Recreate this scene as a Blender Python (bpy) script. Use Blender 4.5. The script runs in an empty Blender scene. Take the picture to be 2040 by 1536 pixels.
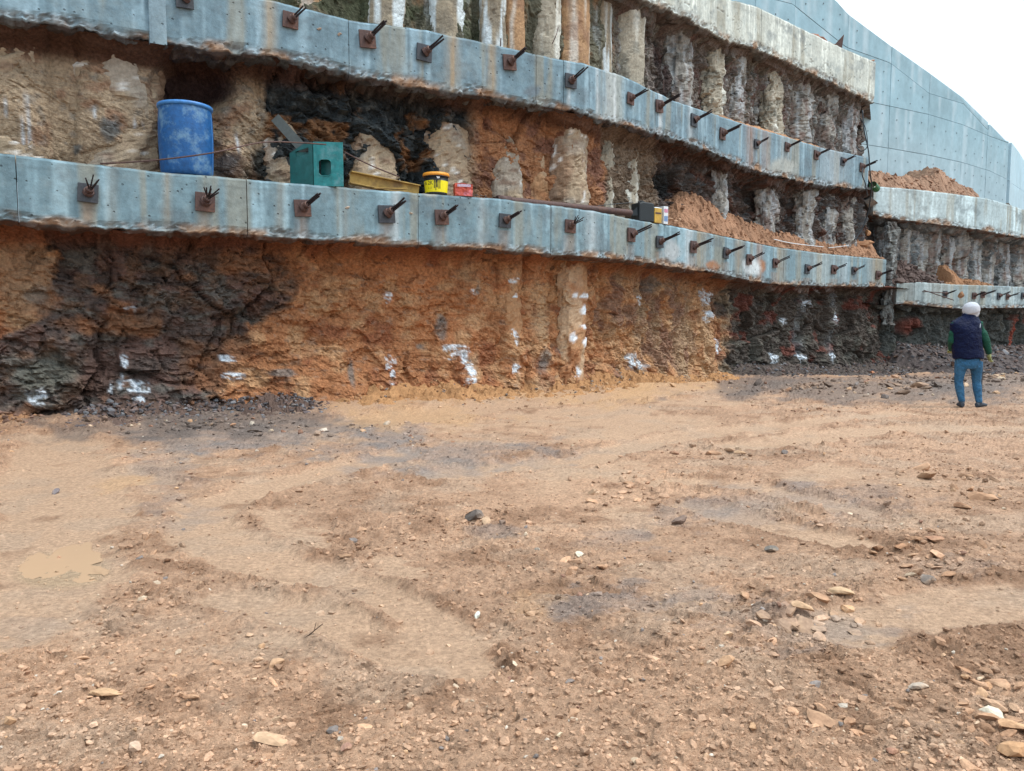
import bpy, math, random
import numpy as np
from mathutils import Vector, Matrix
random.seed(7); rng = np.random.default_rng(7)
SC = bpy.context.scene
COL = SC.collection

# ------------------------------------------------------------------ camera, sky, sun, exposure
F, CX, CY, H0, CAMZ = 1534.0, 1020.0, 768.0, 645.0, 1.5
TH = math.atan((CY - H0) / F); CT, ST = math.cos(TH), math.sin(TH)
cd = bpy.data.cameras.new('camera'); cam = bpy.data.objects.new('camera', cd); COL.objects.link(cam)
cam.location = (0, 0, CAMZ); cam.rotation_euler = (math.radians(90) - TH, 0, 0)
cd.sensor_width = 36; cd.lens = 36 * F / 2040; cd.clip_start = 0.05; cd.clip_end = 2000
SC.camera = cam

SUN_EL, SUN_AZ = math.radians(60), math.radians(100)     # azimuth clockwise from +Y
w = bpy.data.worlds.new('World'); SC.world = w; w.use_nodes = True
nt = w.node_tree; nt.nodes.clear()
o_ = nt.nodes.new('ShaderNodeOutputWorld'); bg = nt.nodes.new('ShaderNodeBackground'); bgc = nt.nodes.new('ShaderNodeBackground')
sk = nt.nodes.new('ShaderNodeTexSky'); sk.sky_type = 'NISHITA'; sk.sun_disc = False
sk.sun_elevation = SUN_EL; sk.sun_rotation = SUN_AZ; sk.dust_density = 3
bg.inputs[1].default_value = 0.10
tcw = nt.nodes.new('ShaderNodeTexCoord'); nzw = nt.nodes.new('ShaderNodeTexNoise')
nzw.inputs['Scale'].default_value = 1.6; nzw.inputs['Detail'].default_value = 4
rw = nt.nodes.new('ShaderNodeValToRGB')
rw.color_ramp.elements[0].position = .35; rw.color_ramp.elements[0].color = (.60, .76, .88, 1)
rw.color_ramp.elements[1].position = .62; rw.color_ramp.elements[1].color = (.82, .90, .95, 1)
bgc.inputs[1].default_value = 1.0
mxw = nt.nodes.new('ShaderNodeMixShader'); mxw.inputs[0].default_value = .86
nt.links.new(tcw.outputs['Generated'], nzw.inputs['Vector']); nt.links.new(nzw.outputs['Fac'], rw.inputs[0])
sep = nt.nodes.new('ShaderNodeSeparateXYZ'); nt.links.new(tcw.outputs['Generated'], sep.inputs[0])
grd = nt.nodes.new('ShaderNodeMapRange'); grd.inputs[1].default_value = 0; grd.inputs[2].default_value = 1; grd.inputs[3].default_value = .68; grd.inputs[4].default_value = 1.75   # overcast sky: brighter overhead
nt.links.new(sep.outputs['Z'], grd.inputs[0]); nt.links.new(grd.outputs[0], bgc.inputs[1])
nt.links.new(rw.outputs[0], bgc.inputs[0]); nt.links.new(sk.outputs[0], bg.inputs[0])
nt.links.new(bg.outputs[0], mxw.inputs[1]); nt.links.new(bgc.outputs[0], mxw.inputs[2]); nt.links.new(mxw.outputs[0], o_.inputs[0])
sd = bpy.data.lights.new('sun', 'SUN'); sd.energy = 1.5; sd.angle = math.radians(14); sd.color = (1, .95, .88)
sun = bpy.data.objects.new('sun', sd); COL.objects.link(sun)
sdir = Vector((math.sin(SUN_AZ) * math.cos(SUN_EL), math.cos(SUN_AZ) * math.cos(SUN_EL), math.sin(SUN_EL)))
sun.rotation_euler = sdir.to_track_quat('Z', 'Y').to_euler(); sun.location = (0, 0, 40)
vs = SC.view_settings; vs.view_transform = 'Standard'; vs.look = 'None'; vs.gamma = 1; vs.use_curve_mapping = False
vs.exposure = 0.80

# ------------------------------------------------------------------ picture <-> place
def ray(px, py):
    u = (px - CX) / F; v = (CY - py) / F; d = CT + v * ST
    return u / d, (-ST + v * CT) / d
def at(px, py, Y):
    r, e = ray(px, py); return Vector((r * Y, Y, CAMZ + e * Y))
def proj(X, Y, Z):
    dz = Z - CAMZ; d = Y * CT - dz * ST; d = np.where(d < .1, .1, d)
    return CX + F * X / d, CY - F * (Y * ST + dz * CT) / d

# ------------------------------------------------------------------ noise (numpy)
def _h(ix, iy, iz, seed):
    h = (ix.astype(np.int64) * 374761393 + iy.astype(np.int64) * 668265263 + iz.astype(np.int64) * 2147483647 + seed * 1274126177) & 0xffffffff
    h = ((h ^ (h >> 13)) * 1274126177) & 0xffffffff
    h = ((h ^ (h >> 16)) * 2246822519) & 0xffffffff
    return ((h ^ (h >> 15)) & 0xffffff) / float(0xffffff)
def vn(x, y, seed=0):
    xi = np.floor(x); yi = np.floor(y); fx = x - xi; fy = y - yi
    fx = fx * fx * fx * (fx * (fx * 6 - 15) + 10); fy = fy * fy * fy * (fy * (fy * 6 - 15) + 10); z = np.zeros_like(xi)
    a = _h(xi, yi, z, seed); b = _h(xi + 1, yi, z, seed); c = _h(xi, yi + 1, z, seed); d = _h(xi + 1, yi + 1, z, seed)
    return (a + (b - a) * fx + (c - a) * fy + (a - b - c + d) * fx * fy) * 2 - 1
def fbm(x, y, o=4, seed=0, g=.5):
    t = 0; a = 1; n = 0
    for i in range(o):
        t = t + a * vn(x * 2 ** i + 17.3 * i, y * 2 ** i - 9.1 * i, seed + i * 7); n += a; a *= g
    return t / n
def facet(x, y, seed=0, tilt=1.3):
    """broken-rock relief: every cell is a randomly tilted plane; second value = distance to the cell border"""
    x, y = np.broadcast_arrays(np.asarray(x, float), np.asarray(y, float))
    xi = np.floor(x); yi = np.floor(y); best = np.full(x.shape, 9.); sec = np.full(x.shape, 9.); val = np.zeros(x.shape)
    z = np.zeros_like(xi)
    for dx in (-1, 0, 1):
        for dy in (-1, 0, 1):
            cx = xi + dx; cy = yi + dy
            px_ = cx + _h(cx, cy, z, seed); py_ = cy + _h(cx, cy, z + 1, seed)
            ex = x - px_; ey = y - py_; d = ex * ex + ey * ey
            v = (_h(cx, cy, z + 2, seed) * 2 - 1) + tilt * (ex * (_h(cx, cy, z + 3, seed) * 2 - 1) + ey * (_h(cx, cy, z + 4, seed) * 2 - 1))
            m = d < best; sec = np.where(m, best, np.minimum(sec, d)); val = np.where(m, v, val); best = np.where(m, d, best)
    return val, np.sqrt(sec) - np.sqrt(best)
def sm(x, a, b):
    t = np.clip((x - a) / (b - a), 0, 1); return t * t * (3 - 2 * t)
def mix(a, b, t):
    t = np.asarray(t)[..., None]; return a * (1 - t) + np.asarray(b, float) * t
def blob(PX, PY, px, py, rx, ry, seed=0, soft=.5, warp=.5):
    n = fbm(PX / rx * .9 + seed * 3.1, PY / ry * .9, 3, seed)
    d = np.sqrt(((PX - px) / rx) ** 2 + ((PY - py) / ry) ** 2) + warp * n
    return 1 - sm(d, 1 - soft, 1 + soft * .4)

# ------------------------------------------------------------------ materials
def mat_base(name):
    m = bpy.data.materials.new(name); m.use_nodes = True
    return m, m.node_tree, m.node_tree.nodes['Principled BSDF']
def mat_col(name, rough=.85, bumps=((9, .02), (60, .006)), var=.35, vscale=14, spec=.3, src='attr', color=(.5, .5, .5), tint=None, crack=0, wet=0, pits=0, strata=None):
    """colour (stored attribute, object colour or flat) broken up by noise, with bump"""
    m, t, p = mat_base(name); N = t.nodes.new; L = t.links.new
    tc = N('ShaderNodeTexCoord'); co = tc.outputs['Object']
    if src == 'attr': c = N('ShaderNodeAttribute'); c.attribute_name = 'Col'; cs = c.outputs['Color']
    elif src == 'obj': c = N('ShaderNodeObjectInfo'); cs = c.outputs['Color']
    else: c = N('ShaderNodeRGB'); c.outputs[0].default_value = (*color, 1); cs = c.outputs[0]
    n1 = N('ShaderNodeTexNoise'); n1.inputs['Scale'].default_value = vscale; n1.inputs['Detail'].default_value = 9; n1.inputs['Roughness'].default_value = .65
    L(co, n1.inputs['Vector'])
    mr = N('ShaderNodeMapRange'); mr.inputs[1].default_value = .28; mr.inputs[2].default_value = .72
    mr.inputs[3].default_value = 1 - var; mr.inputs[4].default_value = 1 + var; L(n1.outputs['Fac'], mr.inputs[0])
    mu = N('ShaderNodeVectorMath'); mu.operation = 'SCALE'; L(cs, mu.inputs[0]); L(mr.outputs[0], mu.inputs['Scale'])
    cs = mu.outputs[0]
    if tint:
        n2 = N('ShaderNodeTexNoise'); n2.inputs['Scale'].default_value = vscale * .23; n2.inputs['Detail'].default_value = 6; n2.inputs['Roughness'].default_value = .7
        L(co, n2.inputs['Vector']); rr = N('ShaderNodeMapRange'); rr.inputs[1].default_value = .5; rr.inputs[2].default_value = .68; rr.inputs[4].default_value = tint[3]
        L(n2.outputs['Fac'], rr.inputs[0]); mm = N('ShaderNodeMix'); mm.data_type = 'RGBA'; L(rr.outputs[0], mm.inputs[0]); L(cs, mm.inputs[6])
        mm.inputs[7].default_value = (*tint[:3], 1); cs = mm.outputs[2]
    h = None; nrm = None
    def bump(hs, dist, st=1.0):
        nonlocal nrm
        b = N('ShaderNodeBump'); b.inputs['Strength'].default_value = st; b.inputs['Distance'].default_value = dist; L(hs, b.inputs['Height'])
        if nrm: L(nrm, b.inputs['Normal'])
        nrm = b.outputs[0]
    for sc_, dist in bumps:
        n = N('ShaderNodeTexNoise'); n.inputs['Scale'].default_value = sc_; n.inputs['Detail'].default_value = 7; n.inputs['Roughness'].default_value = .6
        L(co, n.inputs['Vector']); bump(n.outputs['Fac'], dist)
    if strata:
        mp = N('ShaderNodeMapping'); mp.inputs['Scale'].default_value = strata[0]; L(co, mp.inputs[0])
        n = N('ShaderNodeTexNoise'); n.inputs['Scale'].default_value = 1; n.inputs['Detail'].default_value = 8; n.inputs['Roughness'].default_value = .65
        L(mp.outputs[0], n.inputs['Vector']); bump(n.outputs['Fac'], strata[1])
    if crack:
        v = N('ShaderNodeTexVoronoi'); v.feature = 'DISTANCE_TO_EDGE'; v.inputs['Scale'].default_value = crack
        L(co, v.inputs['Vector']); r = N('ShaderNodeMapRange'); r.inputs[2].default_value = .09; L(v.outputs['Distance'], r.inputs[0]); bump(r.outputs[0], .03)
    if pits:
        v = N('ShaderNodeTexVoronoi'); v.inputs['Scale'].default_value = pits; L(co, v.inputs['Vector'])
        r = N('ShaderNodeMapRange'); r.inputs[1].default_value = .07; r.inputs[2].default_value = .13; L(v.outputs['Distance'], r.inputs[0]); bump(r.outputs[0], .015)
        s = N('ShaderNodeVectorMath'); s.operation = 'SCALE'; r2 = N('ShaderNodeMapRange'); r2.inputs[3].default_value = .5; r2.inputs[4].default_value = 1; L(r.outputs[0], r2.inputs[0])
        L(cs, s.inputs[0]); L(r2.outputs[0], s.inputs['Scale']); cs = s.outputs[0]
    L(cs, p.inputs['Base Color']); L(nrm, p.inputs['Normal'])
    p.inputs['Roughness'].default_value = rough; p.inputs['Specular IOR Level'].default_value = spec
    if wet:
        r = N('ShaderNodeMapRange'); r.inputs[1].default_value = .42; r.inputs[2].default_value = .62; r.inputs[3].default_value = rough; r.inputs[4].default_value = wet
        L(n1.outputs['Fac'], r.inputs[0]); L(r.outputs[0], p.inputs['Roughness'])
    return m
def flat(name, c, rough=.6, metal=0, var=.25, vscale=20, bumps=((40, .003),), tint=None, spec=.4):
    m = mat_col(name, rough, bumps, var, vscale, spec, 'rgb', c, tint)
    m.node_tree.nodes['Principled BSDF'].inputs['Metallic'].default_value = metal
    return m
M = {}
M['rock'] = mat_col('rock', .85, ((7, .05), (26, .028), (90, .010)), .5, 18, .2, crack=0, wet=.62, strata=((3, 3, 16), .03))
M['pile'] = mat_col('pile_concrete', .85, ((8, .03), (34, .014), (120, .004)), .3, 18, .25)
M['concrete'] = mat_col('beam_concrete', .75, ((5, .008), (30, .006), (90, .003)), .26, 9, .25, pits=7, tint=(.26, .32, .33, .35))
M['panelc'] = mat_col('panel_concrete', .75, ((3, .004), (30, .004)), .12, 3, .3)
M['ground'] = mat_col('mud', .85, ((16, .02), (45, .024), (120, .011), (300, .004)), .34, 34, .2, wet=.6)
M['dirt'] = mat_col('loose_dirt', .9, ((14, .03), (60, .012)), .3, 30, .15)
M['stone'] = mat_col('stone', .8, ((14, .012), (60, .006)), .3, 30, .25)
M['stone_o'] = mat_col('stone_single', .88, ((1.2, .005), (4, .002)), .35, 2.2, .15, src='obj', tint=(.42, .27, .165, .6))
M['rust'] = flat('rusty_steel', (.085, .05, .045), .65, .2, .4, 25, ((50, .002),), (.17, .08, .05, .6))
M['darksteel'] = flat('dark_steel', (.05, .055, .065), .55, .3, .3, 25)
M['strand'] = flat('strand_steel', (.03, .022, .024), .55, .4)
M['blue'] = flat('blue_plastic', (.006, .08, .25), .5, 0, .3, 15, ((30, .003), (6, .01)), (.20, .35, .46, .65))
M['bluerim'] = flat('blue_rim', (.05, .2, .5), .45)
M['green'] = flat('green_paint', (.003, .085, .085), .4, .1, .3, 7, ((20, .002),), (.05, .17, .19, .6))
M['greenpale'] = flat('lit_worn_green_paint', (.012, .17, .18), .45, .1, .35, 9, ((20, .002),), (.22, .34, .38, .6))  # green paint again, made paler for the lit face, with worn blotches
M['yellowbeam'] = flat('yellow_beam', (.38, .25, .07), .6, .1, .35, 8, ((20, .003),), (.14, .08, .04, .75))
M['black'] = flat('black_plastic', (.012, .018, .022), .45)
M['yellow'] = flat('yellow_label', (.78, .68, .01), .45, 0, .06)
M['orange'] = flat('orange_lid', (.72, .30, .03), .5)
M['red'] = flat('red_packet', (.5, .08, .05), .5, 0, .4, 30, ((30, .004),), (.45, .2, .3, .7))
M['white'] = flat('white_card', (.62, .66, .7), .6)
M['cable'] = flat('cable', (.02, .03, .04), .5)
M['hose'] = flat('green_hose', (.01, .12, .04), .4)
M['twig'] = flat('twig', (.06, .035, .02), .8)
M['greysteel'] = flat('grey_steel', (.075, .09, .09), .6)

# ------------------------------------------------------------------ object helpers
def tag(o, label=None, cat=None, group=None, kind=None):
    if label: o['label'] = label
    if cat: o['category'] = cat
    if group: o['group'] = group
    if kind: o['kind'] = kind
    return o
def empty(name, loc=(0, 0, 0), rz=0, **k):
    o = bpy.data.objects.new(name, None); COL.objects.link(o); o.location = loc; o.rotation_euler = (0, 0, rz); return tag(o, **k)
def mesh(name, V, Fc, mat, parent=None, col=None, smooth=False, loc=None, **k):
    me = bpy.data.meshes.new(name); V = np.asarray(V, np.float32).reshape(-1, 3)
    if isinstance(Fc, np.ndarray):
        n = len(Fc); m_ = Fc.shape[1]
        me.vertices.add(len(V)); me.vertices.foreach_set('co', V.ravel()); me.loops.add(n * m_); me.loops.foreach_set('vertex_index', Fc.astype(np.int32).ravel())
        me.polygons.add(n); me.polygons.foreach_set('loop_start', np.arange(0, n * m_, m_, dtype=np.int32)); me.polygons.foreach_set('loop_total', np.full(n, m_, np.int32))
        me.update(calc_edges=True)
    else:
        me.from_pydata([tuple(map(float, v)) for v in V], [], [tuple(int(i) for i in f) for f in Fc])
    me.polygons.foreach_set('use_smooth', np.full(len(me.polygons), smooth))
    if col is not None:
        a = me.color_attributes.new('Col', 'FLOAT_COLOR', 'POINT'); c = np.ones((len(V), 4), np.float32); c[:, :3] = np.asarray(col).reshape(-1, 3); a.data.foreach_set('color', c.ravel())
    me.materials.append(mat); me.update()
    o = bpy.data.objects.new(name, me); COL.objects.link(o)
    if parent: o.parent = parent
    if loc is not None: o.location = loc
    return tag(o, **k)
def gridf(ny, nx, flip=False, base=0):
    i = (np.arange(ny - 1)[:, None] * nx + np.arange(nx - 1)[None, :]).ravel() + base
    f = np.stack([i, i + 1, i + nx + 1, i + nx], 1)
    return f[:, ::-1] if flip else f
def grid(name, P, col, mat, parent=None, flip=False, smooth=False, **k):
    ny, nx = P.shape[:2]; return mesh(name, P, gridf(ny, nx, flip), mat, parent, col, smooth, **k)
class MB:
    def __init__(s): s.V = []; s.F = []
    def add(s, V, Fc):
        b = len(s.V); s.V += [tuple(v) for v in V]; s.F += [tuple(i + b for i in f) for f in Fc]; return s
    def box(s, c, d, R=None):
        V = [Vector((x * d[0] / 2, y * d[1] / 2, z * d[2] / 2)) for x in (-1, 1) for y in (-1, 1) for z in (-1, 1)]
        if R: V = [R @ v for v in V]
        c = Vector(c); return s.add([v + c for v in V], [(0, 1, 3, 2), (4, 6, 7, 5), (0, 4, 5, 1), (2, 3, 7, 6), (0, 2, 6, 4), (1, 5, 7, 3)])
    def tube(s, pts, r, n=8, cap=True):
        pts = [Vector(p) for p in pts]; rr = r if isinstance(r, (list, tuple)) else [r] * len(pts); V = []; Fc = []
        for i, p in enumerate(pts):
            t = (pts[min(i + 1, len(pts) - 1)] - pts[max(i - 1, 0)]).normalized()
            a = t.cross(Vector((0, 0, 1)) if abs(t.z) < .9 else Vector((0, 1, 0))).normalized(); b = t.cross(a)
            ra, rb = rr[i] if isinstance(rr[i], tuple) else (rr[i], rr[i])
            V += [p + a * ra * math.cos(2 * math.pi * k / n) + b * rb * math.sin(2 * math.pi * k / n) for k in range(n)]
        for i in range(len(pts) - 1):
            for k in range(n): Fc.append((i * n + k, i * n + (k + 1) % n, (i + 1) * n + (k + 1) % n, (i + 1) * n + k))
        if cap: Fc += [tuple(range(n))[::-1], tuple((len(pts) - 1) * n + k for k in range(n))]
        return s.add(V, Fc)
    def lathe(s, prof, n=32, c=(0, 0, 0)):
        V = [(c[0] + r * math.cos(2 * math.pi * k / n), c[1] + r * math.sin(2 * math.pi * k / n), c[2] + z) for r, z in prof for k in range(n)]
        Fc = [(i * n + k, i * n + (k + 1) % n, (i + 1) * n + (k + 1) % n, (i + 1) * n + k) for i in range(len(prof) - 1) for k in range(n)]
        return s.add(V, Fc)
    def prism(s, poly, y0, y1, M_=None):
        n = len(poly); V = [Vector((x, y0, z)) for x, z in poly] + [Vector((x, y1, z)) for x, z in poly]
        if M_: V = [M_ @ v for v in V]
        return s.add(V, [tuple(range(n)), tuple(range(2 * n - 1, n - 1, -1))] + [(i, i + n, (i + 1) % n + n, (i + 1) % n) for i in range(n)])
    def build(s, name, mat, parent=None, smooth=False, bevel=0, **k):
        o = mesh(name, s.V, s.F, mat, parent, None, smooth, **k)
        if bevel:
            b = o.modifiers.new('bevel', 'BEVEL'); b.width = bevel; b.segments = 2; b.limit_method = 'ANGLE'
        return o
ORD = 'first second third fourth fifth sixth seventh eighth ninth tenth eleventh twelfth thirteenth fourteenth fifteenth sixteenth seventeenth eighteenth'.split()

# ------------------------------------------------------------------ plan lines of the wall
class Path:
    def __init__(s, pts, win=.3):
        p = np.array(pts, float); seg = np.hypot(*np.diff(p, axis=0).T); cs = np.r_[0, np.cumsum(seg)]; s.L = cs[-1]
        s.ss = np.arange(0, s.L, .05); s.x = np.interp(s.ss, cs, p[:, 0]); s.y = np.interp(s.ss, cs, p[:, 1])
        tx = np.gradient(s.x, s.ss); ty = np.gradient(s.y, s.ss); k = max(1, int(win / .05)); ker = np.ones(2 * k + 1) / (2 * k + 1)
        f = lambda a: np.convolve(np.pad(a, k, mode='edge'), ker, 'valid'); tx, ty = f(tx), f(ty); n = np.hypot(tx, ty); s.nx = ty / n; s.ny = -tx / n
    def at(s, q, off=0):
        I = lambda a: np.interp(q, s.ss, a); return I(s.x) + I(s.nx) * off, I(s.y) + I(s.ny) * off
    def nrm(s, q): a, b = np.interp(q, s.ss, s.nx), np.interp(q, s.ss, s.ny); n = np.hypot(a, b); return a / n, b / n
    def s_of(s, px, py, off=0):
        r = ray(px, py)[0]; X = s.x + s.nx * off; Y = s.y + s.ny * off; q = X / Y; m = s.ss < getattr(s, 'smax', 1e9)
        return float(np.interp(r, q[m], s.ss[m]))
    def hit(s, px, py, off=0):
        q = s.s_of(px, py, off); X, Y = s.at(q, off); return q, CAMZ + ray(px, py)[1] * float(Y), float(Y)
def XY(px, Y, py=430): r = ray(px, py)[0]; return (r * Y, Y)
A0, A1 = XY(0, 11.0), XY(1187, 16.5, 430)
d0 = (Vector(A1) - Vector(A0)).normalized(); pre = Vector(A0) - d0 * 6
MAIN = [tuple(pre), A1] + [XY(a, b, 480) for a, b in ((1260, 17.75), (1340, 19.0), (1440, 21.1), (1545, 23.8), (1640, 26.1), (1765, 29.2))]
dE = (Vector(MAIN[-1]) - Vector(MAIN[-2])).normalized()
PM = Path(MAIN + [tuple(Vector(MAIN[-1]) + dE * 4)])
RP = Path([XY(a, b, 480) for a, b in ((1700, 29.9), (1780, 30.8), (1870, 32.0), (1966, 33.6), (2040, 36.0), (2160, 41), (2300, 47))])

def table(path, tbl, off):
    q = []; z = []
    for px, py in tbl: a, b, _ = path.hit(px, py, off); q.append(a); z.append(b)
    o = np.argsort(q); q = np.array(q)[o]; z = np.array(z)[o]
    return lambda s_: np.interp(s_, q, z)

# ------------------------------------------------------------------ concrete beams
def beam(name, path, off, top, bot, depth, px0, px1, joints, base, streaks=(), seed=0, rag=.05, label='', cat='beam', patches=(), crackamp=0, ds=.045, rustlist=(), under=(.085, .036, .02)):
    zt = table(path, top, off); zb = table(path, bot, off); root = empty(name, label=label, cat=cat)
    x, y = path.at(path.s_of(px0, 400, off), off)
    ss0 = path.s_of(px0, top[0][1] if px0 >= top[0][0] else 300, off); ss1 = path.s_of(px1, top[-1][1], off)
    if px0 < -50: ss0 = .2
    cuts = [ss0] + [path.s_of(j, 400 if name != 'upper_beam' else 200, off) for j in joints] + [ss1]
    cuts = sorted(cuts)
    for k in range(len(cuts) - 1):
        a, b = cuts[k] + .006, cuts[k + 1] - .006; n = max(6, int((b - a) / ds)); S = np.linspace(a, b, n)
        T = zt(S); B = zb(S); up = []
        nf = 26; fr = np.linspace(0, 1, nf)
        rows = [(-depth, 'top')] + [(-depth * .6, 'top'), (-depth * .25, 'top'), (-.02, 'top')]
        P = []; C = []
        nx_, ny_ = path.nrm(S)
        rg = fbm(S * 1.1, S * 0, 3, seed + 3) * .35 + .55 * fbm(S * 6, S * 0, 4, seed + 4, .7)
        edge = fbm(S * 5, S * 0, 3, seed + 9) * .012
        skew = (random.random() - .5) * .012
        def put(o, z, c): X, Y = path.at(S, off); P.append(np.stack([X + nx_ * o, Y + ny_ * o, z], -1)); C.append(c)
        cn = np.array(base)
        for o, _ in rows:
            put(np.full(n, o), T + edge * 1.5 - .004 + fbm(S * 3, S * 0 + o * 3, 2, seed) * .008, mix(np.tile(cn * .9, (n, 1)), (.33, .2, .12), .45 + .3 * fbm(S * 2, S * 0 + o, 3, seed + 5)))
        for f in fr:
            z = T * (1 - f) + B * f; low = sm(f + .10 * fbm(S * 1.3, S * 0 + 3, 3, seed + 17), .84, .97)
            lump = low * (facet(S * 11, z * 14, seed + 11)[0] * .022 + fbm(S * 9, z * 9, 3, seed + 11) * .03 - np.abs(fbm(S * 3, z * 5, 2, seed + 12)) * .07)
            o = fbm(S * 1.2, z * 1.2, 3, seed + 1) * .008 + lump + skew
            if f == 0: o = o - .018
            zz = z + (edge if f < .05 else 0) + low * (rg * rag)
            PXv, PYv = proj(*(lambda q: (q[0], q[1]))(path.at(S, off)), zz)
            c = np.tile(cn, (n, 1)) * (1 + .22 * fbm(S * 1.1, z * 1.4, 5, seed + 2) + .2 * fbm(S * 9, z * .5, 4, seed + 6, .7))[:, None]
            st = sm(fbm(S * 7.5, z * .35, 4, seed + 7, .6) + .25 * fbm(S * .9, z * .6, 2, seed + 27), .12, .42) * .7; c = mix(c, cn * 1.6 + .05, st)          # pale vertical runs
            st = sm(fbm(S * 3.1, z * .3, 4, seed + 8), .12, .45) * .6; c = mix(c, (.25, .23, .17), st)       # earthy runs
            c = mix(c, (.10, .13, .15), .5 * sm(fbm(S * 1.6, z * 2.2, 5, seed + 24, .62), .16, .42)); c = c * (1 - .16 * np.exp(-((f * 3.02 % 1 - .5) / .03) ** 2) * (f > .1))
            for px, wd, strength, cc in streaks:
                m = np.exp(-((PXv - px + 3 * fbm(z * 3, S * 0, 2, seed)) / wd) ** 2) * strength * (.75 + .35 * fbm(S * 25, z * .8, 2, seed + 4)); c = mix(c, cc, np.clip(m, 0, 1))
            for px, py, wd in rustlist:
                m = np.exp(-((PXv - px) / wd) ** 4) * (PYv > py) * .5 * (.7 + .5 * fbm(S * 18, z * .6, 3, seed + 14)); c = mix(c, (.27, .17, .11), np.clip(m, 0, 1))
            for px, py, rx, ry, cc in patches:
                c = mix(c, cc, blob(PXv, PYv, px, py, rx, ry, int(px) % 50))
            c = mix(c, (.30, .33, .35), low * .8 * (.6 + .9 * fbm(S * 14, z * 14, 3, seed + 21)).clip(0, 1)); c = mix(c, (.07, .07, .07), low * sm(fbm(S * 12, z * 16, 3, seed + 23), .05, .3) * .8)
            c = mix(c, (.30, .17, .09), low * sm(fbm(S * 2.2, z * 3, 3, seed + 22), .0, .3) * .8)
            if crackamp:
                cr = np.abs(fbm(S * .5, z * 1.7, 4, seed + 31)); k_ = 1 - sm(cr, .0, .022); o = o - k_ * .02; c = mix(c, cn * .35, k_ * crackamp)
                c = mix(c, cn * 1.25, .25 * (fbm(S * .8, z * 2, 3, seed + 32) > 0))
            put(o, zz, c)
        lastz = P[-1][:, 2].copy(); lo = (P[-1][:, :2] - np.stack(path.at(S, off), -1)); lo = lo[:, 0] * nx_ + lo[:, 1] * ny_
        for kk, f in enumerate((.03, .07, .12, .18, .26, .36, .5, .7, 1)):
            dirt = fbm(S * 3, S * 0 + f * 4, 4, seed + 15); fr_ = facet(S * 4, S * 0 + f * depth * 5, seed + 16)[0]
            put(lo * (1 - f) - depth * f, lastz - (.015 + rag * .5) * sm(f, 0, .06) * (1 - .5 * f) - rag * sm(f, 0, .1) * (.5 * fr_ + .7 * dirt + .3 * fbm(S * 14, S * 0 + f * 30, 3, seed + 18)), mix(np.tile(cn * .5, (n, 1)), under, np.clip(.85 + .4 * dirt, 0, 1)))  # soil-clad underside, colour darkened with the shade beneath the beam
        P = np.array(P); C = np.array(C); ny = len(P); V = P.reshape(-1, 3)
        fc = [tuple(f) for f in gridf(ny, n, True)]
        # closed back and ends
        fc_arr = gridf(ny, n, True)
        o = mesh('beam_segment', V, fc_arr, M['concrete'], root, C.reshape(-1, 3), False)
        me = o.data; import bmesh
        bm = bmesh.new(); bm.from_mesh(me); bm.verts.ensure_lookup_table()
        for e in (0, n - 1):
            try: bm.faces.new([bm.verts[j * n + e] for j in range(ny)])
            except Exception: pass
        bmesh.ops.recalc_face_normals(bm, faces=bm.faces); bm.to_mesh(me); bm.free()
    return root, zt, zb

BL = (.152, .238, .28)
W1T = ((-400, 262), (0, 305), (300, 340), (602, 367), (850, 386), (1000, 396), (1187, 421), (1260, 437), (1340, 450), (1440, 470), (1545, 492), (1640, 505), (1767, 517))
W1B = ((-400, 405), (0, 437), (150, 452), (300, 458), (460, 462), (602, 474), (750, 482), (850, 487), (1000, 496), (1187, 512), (1260, 517), (1340, 530), (1440, 545), (1500, 560), (1600, 568), (1767, 571))
W2T = ((-400, -230), (0, -95), (300, -42), (500, -9), (700, 40), (850, 60), (1000, 92), (1125, 120), (1187, 134), (1240, 150), (1300, 180), (1340, 200), (1425, 228), (1545, 265), (1640, 295), (1732, 314))
W2B = ((-400, -40), (0, 30), (140, 50), (300, 76), (400, 93), (550, 108), (640, 130), (700, 148), (800, 165), (900, 178), (1000, 193), (1100, 212), (1187, 232), (1260, 250), (1360, 280), (1430, 305), (1480, 330), (1540, 349), (1640, 369), (1732, 376))
W3T = ((1000, -420), (1187, -190), (1300, -100), (1459, 0), (1510, 13), (1623, 69), (1685, 98), (1746, 124))
W3B = ((1000, -260), (1187, -60), (1297, 3), (1370, 33), (1448, 80), (1507, 96), (1560, 116), (1620, 145), (1716, 192), (1746, 207))
OCH = (.34, .25, .15); WHT = (.55, .6, .62); RST = (.3, .15, .08)
A1L = [(175, 385), (408, 403), (602, 415), (769, 427), (879, 433), (1005, 440), (1135, 451), (1256, 468), (1313, 482), (1380, 492), (1445, 504), (1491, 517), (1543, 524), (1607, 536), (1660, 537), (1700, 539), (1748, 548)]
A2L = [(367, 0), (578, 41), (731, 79), (844, 106), (1014, 125), (1136, 162), (1255, 197), (1312, 212), (1381, 240), (1438, 267), (1506, 287), (1567, 293), (1625, 309), (1678, 322), (1716, 334)]
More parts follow.
